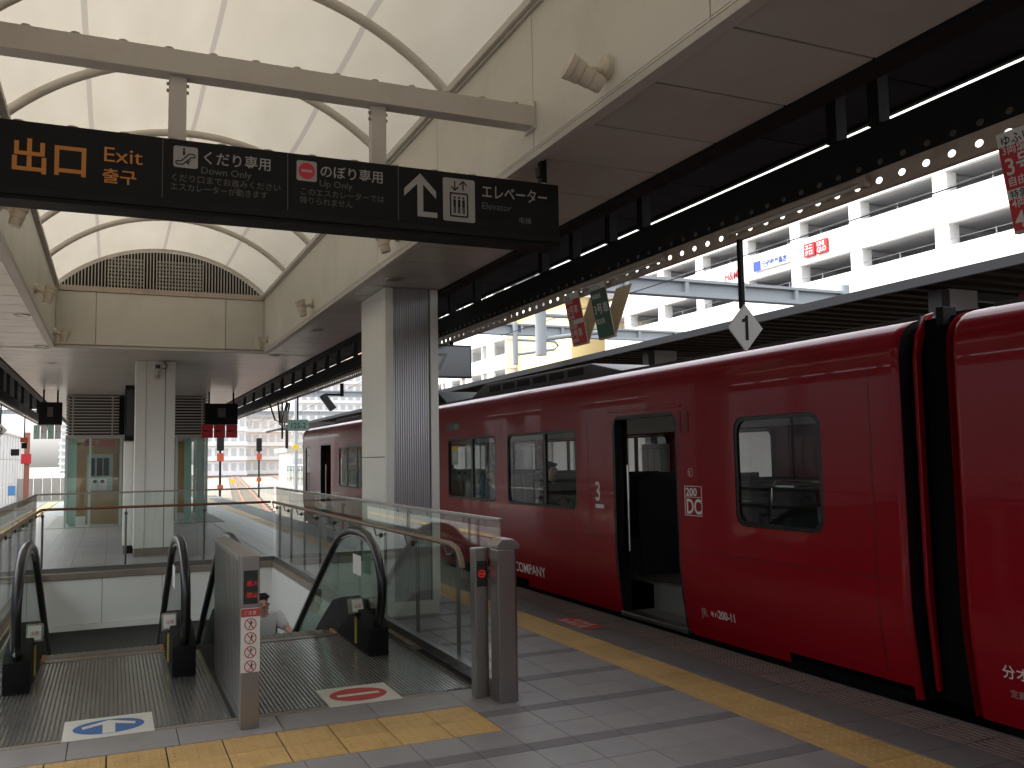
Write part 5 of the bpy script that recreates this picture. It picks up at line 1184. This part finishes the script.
TOWN = [(9, 190, 16, 12, 14, 'facade_white', 'white low block straight beyond the curving tracks', 6, 4), (26, 200, 10, 12, 11, 'facade_peach', 'peach coloured block left of the red signal mast', 4, 3), (38, 210, 20, 14, 22, 'facade_white', 'white middle height block right of the tracks', 7, 7), (15, 260, 24, 16, 34, 'facade_white', 'tall white block behind the curving tracks', 8, 10), (44, 290, 30, 16, 42, 'facade_white', 'tall white slab block farther behind the tracks', 10, 12),
        (-6, 300, 18, 16, 26, 'fence_grey', 'grey block seen left of the signal mast', 6, 8), (80, 330, 40, 20, 48, 'facade_white', 'broad white apartment block near the pink one', 12, 13), (24, 380, 34, 18, 56, 'facade_white', 'very distant tall white tower block', 10, 15), (60, 420, 50, 18, 60, 'fence_grey', 'very distant broad grey tower block', 12, 15), (-20, 420, 36, 20, 30, 'facade_white', 'distant white block behind the waiting room', 9, 8),
        (-60, 190, 18, 14, 13, 'facade_white', 'white block seen left of the waiting room', 6, 4)]
for b in TOWN: block(*b)
# far low fence, huts
def signal_mast(x, y, h, label):
    o = root('signal_mast', (x, y, -1.4), label, 'signal', 'signals beyond the platform end')
    MB().tube([(x, y, -1.5), (x, y, h)], .07, 8).build('mast', 'black_steel', o, smooth=True); MB().box(x - .22, x + .22, y - .12, y + .12, h, h + 1.1).build('head', 'black_steel', o, bev=.08)
    MB().box(x - .2, x + .2, y - .15, y - .05, h - .65, h - .15).build('orange_plate', 'lamp_orange', o); MB().box(x - .17, x + .17, y - .15, y - .05, h - 2.4, h - 2.1).build('lower_plate', 'lamp_orange', o)
signal_mast(6.1, 58, 2.3, 'black signal mast with orange plates left of the curving tracks'); signal_mast(10.9, 75, 2.4, 'black signal mast with orange plate right of the curving tracks')
for (x, y, l) in ((13, 110, 'small yellow track marker left of pair'), (15.2, 105, 'small yellow track marker right of pair')):
    o = root('track_marker', (x, y, -1.4), l, 'marker'); MB().box(x - .3, x + .3, y, y + .1, -.9, -.5).build('plate', 'lamp_yellow', o); MB().box(x - .04, x + .04, y, y + .1, -1.5, -.9).build('post', 'gantry', o)
o = root('line_fence', (13, 70, -1.5), 'white mesh fence beside the track near the train front', 'fence')
for k in range(14): y = 52 + k * 2.4; MB().box(13.2 + k * .12, 13.26 + k * .12, y, y + .08, -1.6, 1.3).build('post', 'facade_white', o); MB().quad((13.23 + k * .12, y + .08, -1.0), (13.35 + k * .12, y + 2.4, -1.0), (13.35 + k * .12, y + 2.4, 1.2), (13.23 + k * .12, y + .08, 1.2)).build('panel', 'glass_frost', o); MB().box(13.15 + k * .12, 13.35 + k * .12, y, y + 2.4, 1.2, 1.28).build('rail', 'facade_white', o)
MB().box(13.6, 22, 50, 100, -1.6, -.6).build('embankment_wall', 'concrete', struct(link('embankment', None, None, (12, 68, -1.6))))
o = root('trackside_hut', (16, 85, -1), 'white trackside cabin with grey roof right of the tracks', 'hut'); MB().box(15, 21, 84, 90, -.6, 2.4).build('wall', 'facade_white', o); MB().box(14.6, 21.4, 83.6, 90.4, 2.4, 2.8).build('roof', 'fence_grey', o)
for k in range(4): MB().box(15.3 + k * 1.4, 16.1 + k * 1.4, 83.93, 84.0, .4, 1.8).build('window', 'far_window_paled', o)
o = root('sign_mast', (12.2, 66, -1), 'yellow lamp on a pale mast next to the train front', 'signal'); MB().tube([(12.2, 66, -1.5), (12.2, 66, 6)], .14, 8).build('mast', 'gantry', o, smooth=True); MB().tube([(12.1, 65.8, 2.6), (12.1, 65.6, 2.6)], .22, 16).build('yellow_disc', 'lamp_yellow', o); MB().box(11.4, 11.6, 65.7, 65.8, 2.5, 4.2).build('black_board', 'black_steel', o)
# ------------------------------------------------------------------ left side: translucent screen and sheet fence
o = root('screen_wall', (-6.6, 30, -1.75), 'white translucent panel screen wall along the left track', 'screen wall')
for k in range(34):
    y = 20 + k * 2.0
    for (z0, z1) in ((-1.6, .25), (.30, 2.0), (2.05, 3.7)): MB().box(-6.62, -6.58, y + .03, y + 1.97, z0, z1).build('panel', 'paper', o)
    MB().box(-6.64, -6.56, y - .02, y + .02, -1.75, 3.8).build('post', 'fence_grey', o)
for k in range(10): y = -30 + k * 5.0; MB().box(-6.62, -6.58, y + .03, y + 4.97, -1.6, 3.7).build('unseen_block_panel', 'panel_frost', o); MB().box(-6.66, -6.54, y - .03, y + .03, -1.75, 3.8).build('post', 'fence_grey', o)  # unseen run outside the view, added opaque to cut light from the left
MB().box(-6.65, -6.55, -30, 88, 3.72, 3.85).build('top_rail', 'fence_grey', o)
o = root('sheet_fence', (-9, 80, -1.75), 'grey corrugated sheet fence beyond the translucent screen wall', 'fence')
for k in range(30): x = -16 + k * .62; MB().box(x, x + .58, 78 + (k % 2) * .05, 78.05 + (k % 2) * .05, -1.75, .6).build('sheet', 'fence_grey', o)
o = root('signal_post', (-5.6, 62, -1.5), 'reddish post with red and blue plates beyond left screen wall', 'signal'); MB().box(-4.9, -4.6, 62, 62.2, -1.5, 3.6).build('post', 'rust', o); MB().box(-5.05, -4.5, 61.85, 61.95, 1.7, 2.3).build('red_plate', 'sign_red', o); MB().box(-5.7, -5.3, 61.85, 61.95, -.2, .4).build('blue_plate', 'blue_sign', o); MB().box(-5.6, -5.15, 61.85, 61.95, 2.2, 2.6).build('striped_plate', 'sign_black', o)
